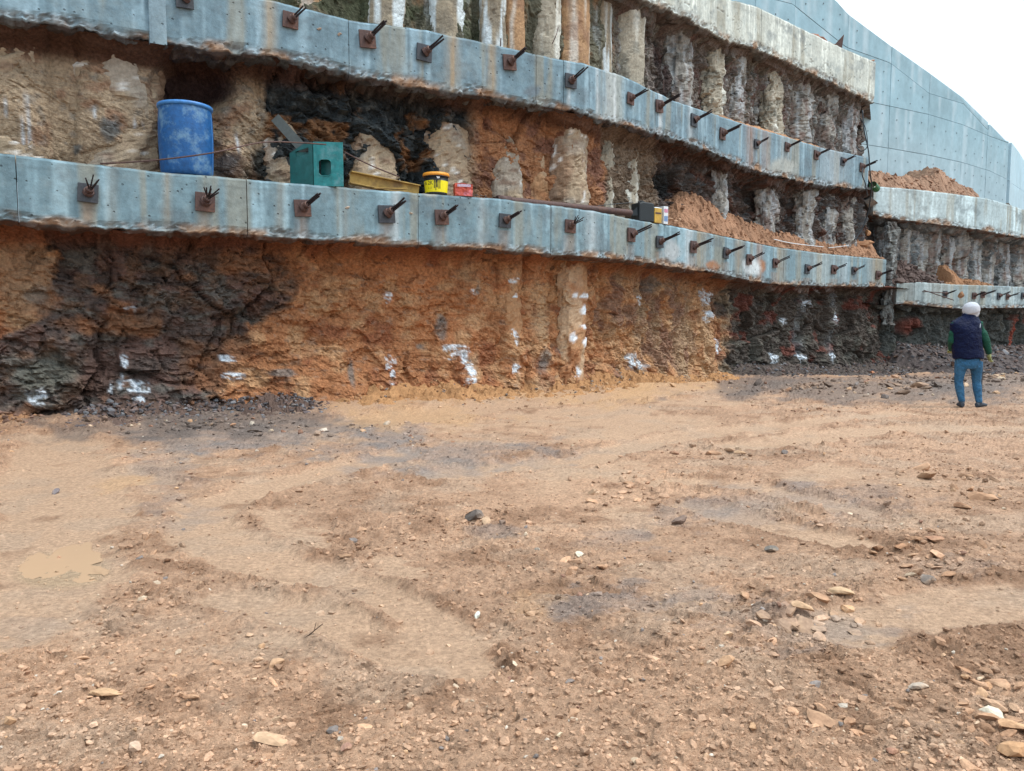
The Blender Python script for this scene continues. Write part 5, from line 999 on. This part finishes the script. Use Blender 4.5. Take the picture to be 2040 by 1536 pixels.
# red packet, small bits
p, rz, _ = ledge(922, .12); k_ = p.y / F
pk = empty('red_packet', p, math.radians(14), label='crumpled red and orange packet right of the yellow bucket', cat='packet')
bm = bmesh.new(); bmesh.ops.create_cube(bm, size=1); bmesh.ops.subdivide_edges(bm, edges=bm.edges, cuts=6, use_grid_fill=True); me = bpy.data.meshes.new('packet_body')
for v in bm.verts: a = Vector((v.co.x * 34 * k_, v.co.y * .2, (v.co.z + .5) * 24 * k_)); n_ = float(fbm(np.array([a.x * 14.]), np.array([a.z * 14. + a.y * 5]), 3, 5)[0]); v.co = a + Vector((n_ * .02, n_ * .03, n_ * .03 * (v.co.z + .5)))
bm.to_mesh(me); bm.free(); me.materials.append(M['red']); o = bpy.data.objects.new('packet_body', me); COL.objects.link(o); o.parent = pk
MB().box((.0, -.135, 19 * k_), (26 * k_, .02, 5 * k_)).build('printed_band', flat('band', (.45, .35, .45), .5, 0, .5, 60), pk)
for i, (px, s__) in enumerate(((950, .05), (958, .045), (967, .04))):
    p, rz, _ = ledge(px, .06); single(p + Vector((0, 0, .03)), s__, (.06, .07, .08), None, i, (1, .8, .7), i, label=['leftmost', 'middle', 'rightmost'][i] + ' of three small dark bits beside the red packet', cat='debris', group='dark bits beside the packet')
# rusty pipes
pA, _, _ = ledge(990, .14); pB, _, _ = ledge(1256, .12)
def pipe(A, B, r__, label):
    A, B = Vector(A), Vector(B); n = 16; m = MB(); d = (B - A); N_ = 24
    for k in range(1): m.tube([A.lerp(B, t) for t in (0, .02, .98, 1)], [r__, r__, r__, r__], n, False); 
    m.tube([B.lerp(A, t) for t in (0, 1)], r__ * .82, n, False)
    V = m.V; o = m.build('rusty_pipe', M['rust'], None, smooth=True, label=label, cat='pipe', group='rusty pipes on the lower beam'); a = Vector(A); 
    for v in o.data.vertices: v.co -= a
    o.location = a; sm_ = o.modifiers.new('thick', 'SOLIDIFY'); sm_.thickness = .006; return o
pipe(at(990, 397, pA.y), at(1256, 424, pB.y), .075, 'upper rusty steel pipe lying along the lower beam, collar at its left end'); pipe(at(984, 399, pA.y + .16), at(1200, 424, pB.y - .4), .07, 'second rusty pipe half hidden behind the first')
ca = at(990, 397, pA.y); cb = at(1256, 424, pB.y); dd = (cb - ca).normalized(); MB().tube([ca + dd * .03, ca + dd * .33], .088, 16).build('pipe_collar', M['rust'], None, smooth=True, label='short threaded collar on the left end of the upper rusty pipe', cat='pipe collar')
# black container, cans
p, rz, _ = ledge(1280, .22); k_ = p.y / F
bc = empty('black_canister', p, math.radians(30), label='black plastic canister with a torn bag beside the paint tins', cat='canister')
W_ = 38 * k_; Hc = at(1280, 404, p.y).z - p.z
m = MB(); m.prism([(-W_ / 2, 0), (W_ / 2, 0), (W_ / 2, Hc * .9), (W_ * .4, Hc * .98), (-W_ * .25, Hc), (-W_ / 2, Hc * .93)], -.16, .16); m.build('canister_body', M['black'], bc, bevel=.03)
m = MB(); m.tube([(-W_ * .3, 0, Hc), (-W_ * .2, 0, Hc + .03), (W_ * .05, 0, Hc + .03), (W_ * .15, 0, Hc * .98)], .018, 8); m.build('handle', M['black'], bc)
m = MB(); m.add([(-W_ * .4, -.1, Hc * .85), (-W_ * 1.0, -.05, Hc * .45), (-W_ * .95, 0, Hc * .3), (-W_ * .5, -.1, Hc * .3), (-W_ * .75, .12, Hc * .5)], [(0, 1, 2, 3), (0, 4, 1), (3, 2, 4)]); m.build('torn_bag', M['black'], bc)
p, rz, _ = ledge(1305, .08); k_ = p.y / F; W_ = 19 * k_; Hc = at(1305, 413, p.y).z - p.z
tn = empty('paint_tin', p, math.radians(34), label='square yellow tin with a bent white top flap beside the black canister', cat='tin')
MB().box((0, 0, Hc * .46), (W_, .2, Hc * .92)).build('tin_body', flat('tin_yellow', (.48, .30, .05), .5, 0, .3, 15, tint=(.2, .1, .04, .4)), tn, bevel=.006)
m = MB(); m.add([(-W_ * .55, -.10, Hc * .93), (W_ * .55, -.10, Hc * .93), (W_ * .6, .08, Hc * 1.08), (-W_ * .5, .08, Hc * 1.0)], [(0, 1, 2, 3)]); o = m.build('flap', M['white'], tn); q = o.modifiers.new('t', 'SOLIDIFY'); q.thickness = .008
MB().box((0, -.103, Hc * .6), (W_ * .8, .004, Hc * .10)).build('label_line', M['rust'], tn)
p, rz, _ = ledge(1321, .06); k_ = p.y / F; W_ = 12 * k_; Hc = at(1321, 412, p.y).z - p.z
tn = empty('white_carton', p, math.radians(34), label='narrow blue-white carton between the yellow tin and the earth heap', cat='carton')
MB().box((0, 0, Hc / 2), (W_, .18, Hc)).build('carton_body', M['white'], tn, bevel=.005); MB().box((0, -.092, Hc * .75), (W_ * .8, .004, Hc * .2)).build('printed_patch', flat('pinkp', (.5, .2, .3), .5), tn); MB().box((0, -.092, Hc * .3), (W_ * .8, .004, Hc * .3)).build('printed_patch', flat('bluep', (.15, .25, .45), .5), tn)
# wires, cables
def wire(pts, r__, mat, label, cat='wire', name='wire'):
    P_ = [at(*q) for q in pts]; out = []
    for i in range(len(P_) - 1):
        a = P_[max(i - 1, 0)]; b = P_[i]; c = P_[i + 1]; d = P_[min(i + 2, len(P_) - 1)]
        for t in np.linspace(0, 1, 8, endpoint=False): out.append(.5 * ((2 * b) + (c - a) * t + (2 * a - 5 * b + 4 * c - d) * t * t + (-a + 3 * b - 3 * c + d) * t ** 3))
    out.append(P_[-1]); o = MB().tube([q - P_[0] for q in out], r__, 6).build(name, mat, None, loc=P_[0], smooth=True, label=label, cat=cat); return o
wire([(200, 326, 11.75), (300, 320, 11.8), (420, 305, 12.0), (520, 284, 12.6), (590, 284, 13.1), (650, 288, 13.3)], .012, M['rust'], 'thin rusty rod running in front of the drum to the green box', 'rod', 'rod')
wire([(686, 303, 13.6), (740, 330, 14.0), (795, 352, 14.3)], .012, M['rust'], 'straight thin rod from the green box down onto the I-beam', 'rod', 'rod')
wire([(1190, 410, 16.9), (1240, 405, 17.6), (1262, 403, 17.8)], .008, M['cable'], 'short thin wire lying behind the pipe by the black canister')
wire([(1718, 220, 26.6), (1722, 262, 26.5), (1730, 300, 26.4), (1733, 340, 26.5), (1736, 372, 27.2), (1730, 420, 28.2), (1718, 455, 28.3), (1702, 478, 28.2)], .022, M['cable'], 'thick dark cable hanging past the right end of the middle beam', 'cable', 'cable')
wire([(1713, 235, 26.6), (1724, 255, 26.5), (1728, 290, 26.4), (1716, 301, 26.6), (1706, 292, 26.8)], .015, M['cable'], 'looped cable hanging below the top beam', 'cable', 'cable')
wire([(1719, 335, 26.2), (1718, 350, 26.1), (1724, 366, 26.4), (1728, 390, 27.4)], .018, M['cable'], 'short cable looping from the last anchor of the middle beam', 'cable', 'cable')
wire([(1542, 477, 24.3), (1580, 485, 25.2), (1640, 492, 26.8)], .014, M['white'], 'pale cable lying on the orange earth heap', 'cable', 'cable')
wire([(1650, 494, 27.0), (1668, 492, 27.4), (1690, 489, 27.9)], .012, M['white'], 'short pale wire end on the right of the earth heap')
p1 = at(1739, 368, 27.6); MB().tube([(0, 0, 0), (.25, .25, -.10)], .13, 14, False).build('green_hose', M['hose'], None, loc=p1, label='green hose end poking out beside the end of the middle beam', cat='hose')
wire([(1100, 88, 16.6), (1108, 70, 16.6), (1112, 55, 16.8)], .010, M['rust'], 'short rebar stub leaning on top of the middle beam', 'rebar', 'rebar'); wire([(997, 92, 15.6), (998, 76, 15.6)], .012, M['rust'], 'upright rebar stub on the middle beam left of the fifth anchor', 'rebar', 'rebar')
wire([(1550 - 4, 22, 24.5), (1552, 26, 24.5)], .012, M['rust'], 'tiny rebar on the top beam', 'rebar', 'rebar') if False else None
wire([(1322, 183, 19.6), (1322, 160, 19.6)], .012, M['rust'], 'thin upright rebar in the dark gap above the middle beam', 'rebar', 'rebar')
wire([(1840, 578, 31.2), (1870, 588, 31.0), (1900, 598, 30.9)], .02, M['rust'], 'rusty bar hanging slantwise on the far right beam', 'bar', 'bar')
wire([(1822, 580, 31.3), (1860, 582, 31.0), (1885, 584, 30.9)], .02, M['rust'], 'rusty bar lying level on the far right beam', 'bar', 'bar')
s_, z, Y = PM.hit(1737, 292, -.5)
# brown boulder lump and rounded concrete stub at the left end of the recessed upper beam
P_ = at(1733, 402, 30.3); single(P_, .50, (.19, .20, .20), None, .2, (.8, .9, 1.0), 4, label='rounded grey concrete lump at the left end of the pale right-hand beam', cat='concrete lump')
P_ = at(1914, 587, 31.4); single(P_, .20, (.30, .15, .08), None, .2, (.7, .6, 1.2), 6, label='orange clod stuck on the face of the far right beam', cat='clod')

# ------------------------------------------------------------------ worker
YP = 13.5; fx_, fy_, fz_ = on_ground(1932, 812); YP = fy_; K = YP / F / 5.91
def w2(zx, zy, dy=0): # enlarged-crop coordinates -> local metres (x right, y away, z up)
    return Vector(((zx - 545) * K, dy, (1372 - zy) * K * 1.0))
wk = empty('person', (fx_ - .065, fy_, fz_ + .01), 0, label='worker in white hood, navy vest, green sleeves and jeans, standing with back turned', cat='person')
skin = flat('skin', (.42, .24, .17), .6, 0, .08); jeans = flat('jeans', (.022, .10, .20), .85, 0, .35, 22, ((60, .004), (7, .06), (16, .02)), (.07, .19, .31, .45))
vest = flat('navy_vest', (.003, .007, .034), .5, 0, .3, 12, ((4, .09), (14, .02)), spec=.12); sleeve = flat('green_sleeve', (.003, .06, .036), .85, 0, .25, 14, ((8, .05),)); hood = flat('white_hood', (.45, .46, .50), .9, 0, .08, 30, ((30, .004), (7, .02)))
shoe = flat('dark_shoe', (.035, .045, .06), .7); glove = flat('glove', (.33, .36, .16), .8)
def remesh(o, v, it=4):
    r__ = o.modifiers.new('r', 'REMESH'); r__.mode = 'VOXEL'; r__.voxel_size = v; r__.use_smooth_shade = True
    s__ = o.modifiers.new('s', 'SMOOTH'); s__.iterations = it; s__.factor = .6; return o
hipL, kneeL, ankL = w2(458, 850), w2(452, 1070, .03), w2(480, 1305, -.02); hipR, kneeR, ankR = w2(640, 850), w2(668, 1080, .04), w2(682, 1315, -.03)
chest = w2(510, 480); waist = w2(535, 760); neck = w2(555, 300, .02); hd_ = w2(562, 215, .03)
shL, shR = w2(372, 405), w2(648, 400); elL, elR = w2(352, 590, .03), w2(728, 590, -.02); wrL, wrR = w2(430, 700, .26), w2(795, 745, .02)
# body: one continuous skin figure
b = MB(); b.tube([waist - Vector((0, 0, .12)), waist, chest, neck - Vector((0, 0, .1)), neck], [(.14, .10), (.14, .10), (.16, .11), (.10, .08), (.055, .06)], 16)
b.tube([neck - Vector((0, 0, .05)), neck + Vector((0, 0, .04)), hd_ - Vector((0, 0, .07)), hd_, hd_ + Vector((0, 0, .07)), hd_ + Vector((0, 0, .105))], [.055, .055, (.07, .085), (.08, .098), (.068, .085), .02], 16)
b.tube([hd_ + Vector((.02, .09, 0)), hd_ + Vector((.03, .125, -.02))], [.02, .012], 8); b.tube([hd_ + Vector((.075, 0, .02)), hd_ + Vector((.092, -.01, -.03))], .014, 8); b.tube([hd_ + Vector((-.075, 0, .02)), hd_ + Vector((-.092, -.01, -.03))], .014, 8)
for h__, k__, a__ in ((hipL, kneeL, ankL), (hipR, kneeR, ankR)): b.tube([h__ + Vector((0, 0, .05)), h__, k__, a__, a__ - Vector((0, 0, .05))], [.08, .08, .05, .035, .035], 12)
for s__, e__, w__ in ((shL, elL, wrL), (shR, elR, wrR)): b.tube([chest.lerp(s__, .3) + Vector((0, 0, .1)), s__, e__, w__], [.05, .045, .035, .025], 10)
remesh(b.build('body', skin, wk), .016, 3)
j = MB(); pel = waist - Vector((0, 0, .08))
j.tube([waist + Vector((0, 0, .03)), pel, pel - Vector((0, 0, .10)), pel - Vector((0, 0, .16))], [(.205, .13), (.222, .145), (.222, .145), (.18, .12)], 20)
for h__, k__, a__ in ((hipL, kneeL, ankL), (hipR, kneeR, ankR)):
    j.tube([h__ + Vector((0, 0, .03)), h__ - Vector((0, 0, .08)), h__.lerp(k__, .55), k__, k__.lerp(a__, .3) , k__.lerp(a__, .75), a__ + Vector((0, 0, .015)), a__], [.104, .106, .088, .073, .076, .060, .056, .055], 18)
remesh(j.build('jeans', jeans, wk), .013, 3)
v = MB(); zz = lambda y_: w2(0, y_).z
def ring(y_, x0, x1, dp, dy=0): return (w2((x0 + x1) / 2, y_, dy), ((x1 - x0) / 2 * K, dp))
rings = [ring(800, 385, 700, .15), ring(790, 375, 706, .165), ring(740, 368, 705, .17), ring(690, 362, 690, .165), ring(600, 350, 675, .165), ring(520, 336, 665, .17), ring(450, 325, 662, .165), ring(395, 322, 665, .14), ring(360, 345, 655, .12), ring(325, 405, 630, .10), ring(295, 455, 625, .085), ring(265, 455, 615, .08, .01)]
V = []; n = 40
for ri in range(len(rings) - 1):
    for t in (0, .25, .5, .75):
        c_ = rings[ri][0].lerp(rings[ri + 1][0], t); a_ = rings[ri][1][0] * (1 - t) + rings[ri + 1][1][0] * t; b_ = rings[ri][1][1] * (1 - t) + rings[ri + 1][1][1] * t
        q_ = 1 + .03 * abs(math.sin(c_.z * 26)) ** .6; V.append([(c_.x + a_ * q_ * math.copysign(abs(math.cos(th)) ** .85, math.cos(th)), c_.y + b_ * q_ * math.copysign(abs(math.sin(th)) ** .85, math.sin(th)), c_.z + .010 * math.sin(th * 5 + c_.z * 9)) for th in np.linspace(0, 2 * math.pi, n)])
P_ = np.array(V); o = grid('vest', P_, None, vest, wk, False, True); q = o.modifiers.new('t', 'SOLIDIFY'); q.thickness = .012
for s__, e__, w__, nm in ((shL, elL, wrL, 0), (shR, elR, wrR, 1)):
    m = MB(); inn = s__.lerp(chest, .35) + Vector((0, 0, .03)); m.tube([inn, s__ + Vector((0, 0, .0)), s__.lerp(e__, .5), e__, e__.lerp(w__, .5), w__.lerp(e__, .08), w__.lerp(e__, .02)], [.085, .087, .080, .072, .062, .050, .045], 16)
    remesh(m.build('sleeve', sleeve, wk), .012, 3)
m = MB(); m.tube([shR + Vector((-.045, -.12, .02)), shR + Vector((-.055, -.125, -.06)), shR + Vector((-.06, -.12, -.12))], .006, 5); m.build('vest_piping', M['white'], wk)
m = MB(); m.tube([w2(590, 308, .04), w2(575, 285, .02), w2(562, 255, .01), w2(556, 225, .02), w2(552, 190, .02), w2(549, 160, .02), w2(546, 142, .02), w2(545, 134, .02)], [(.075, .08), (.115, .115), (.14, .135), (.146, .146), (.138, .14), (.108, .11), (.065, .065), (.02, .02)], 24)
remesh(m.build('hood', hood, wk), .012, 5)
for a__, dx in ((ankL, .02), (ankR, .16)):
    m = MB(); base = Vector((a__.x, a__.y, 0)); d_ = Vector((dx, .16, 0)) if dx < .1 else Vector((.2, .10, 0))
    m.tube([a__ + Vector((0, 0, .01)), base + Vector((0, 0, .07))], [.05, .052], 14); m.tube([base - d_ * .35 + Vector((0, 0, .045)), base + Vector((0, 0, .05)), base + d_ * .55 + Vector((0, 0, .042)), base + d_ * .95 + Vector((0, 0, .032))], [(.035, .042), (.045, .05), (.046, .038), (.03, .024)], 14)
    remesh(m.build('shoe', shoe, wk), .010, 2)
# gloved hands: palm, four fingers, thumb
def hand(w__, d_, side, nm):
    d_ = d_.normalized(); u_ = side.normalized(); n_ = d_.cross(u_).normalized(); m = MB()
    m.tube([w__ - d_ * .02, w__ + d_ * .02, w__ + d_ * .09], [(.026, .026), (.028, .036), (.022, .042)], 12)
    for k, (o_s, L_) in enumerate(((-.033, .062), (-.011, .075), (.011, .080), (.032, .072))):
        a = w__ + d_ * .08 + u_ * o_s; m.tube([a, a + d_ * L_ * .45 + n_ * .008, a + d_ * L_ * .8 + n_ * .026, a + d_ * L_ * .9 + n_ * .042], [.0105, .0105, .0095, .008], 8)
    a = w__ + d_ * .03 + u_ * .034; m.tube([a, a + d_ * .03 + u_ * .026 + n_ * .01, a + d_ * .06 + u_ * .03 + n_ * .03], [.013, .012, .010], 8)
    return m.build(nm, glove, wk, smooth=True)
hand(wrR, Vector((.12, .06, -1)), Vector((-.2, .95, .1)), 'glove'); hand(wrL, Vector((.35, .9, -.2)), Vector((1, -.3, 0)), 'glove')
x, y, z = on_ground(1964, 806); hp_ = 71 * y / F
MB().box((0, .06, hp_ / 2), (.06, .03, hp_)).build('steel_stake', M['darksteel'], None, bevel=.004, loc=(x - .01, y + .12, z), label='dark flat steel stake standing upright beside the worker', cat='stake')
print('TRIS', sum(len(o.data.loop_triangles) or sum(len(p.vertices) - 2 for p in o.data.polygons) for o in COL.objects if o.type == 'MESH' and o.name.split('.')[0] not in ('stone',)))
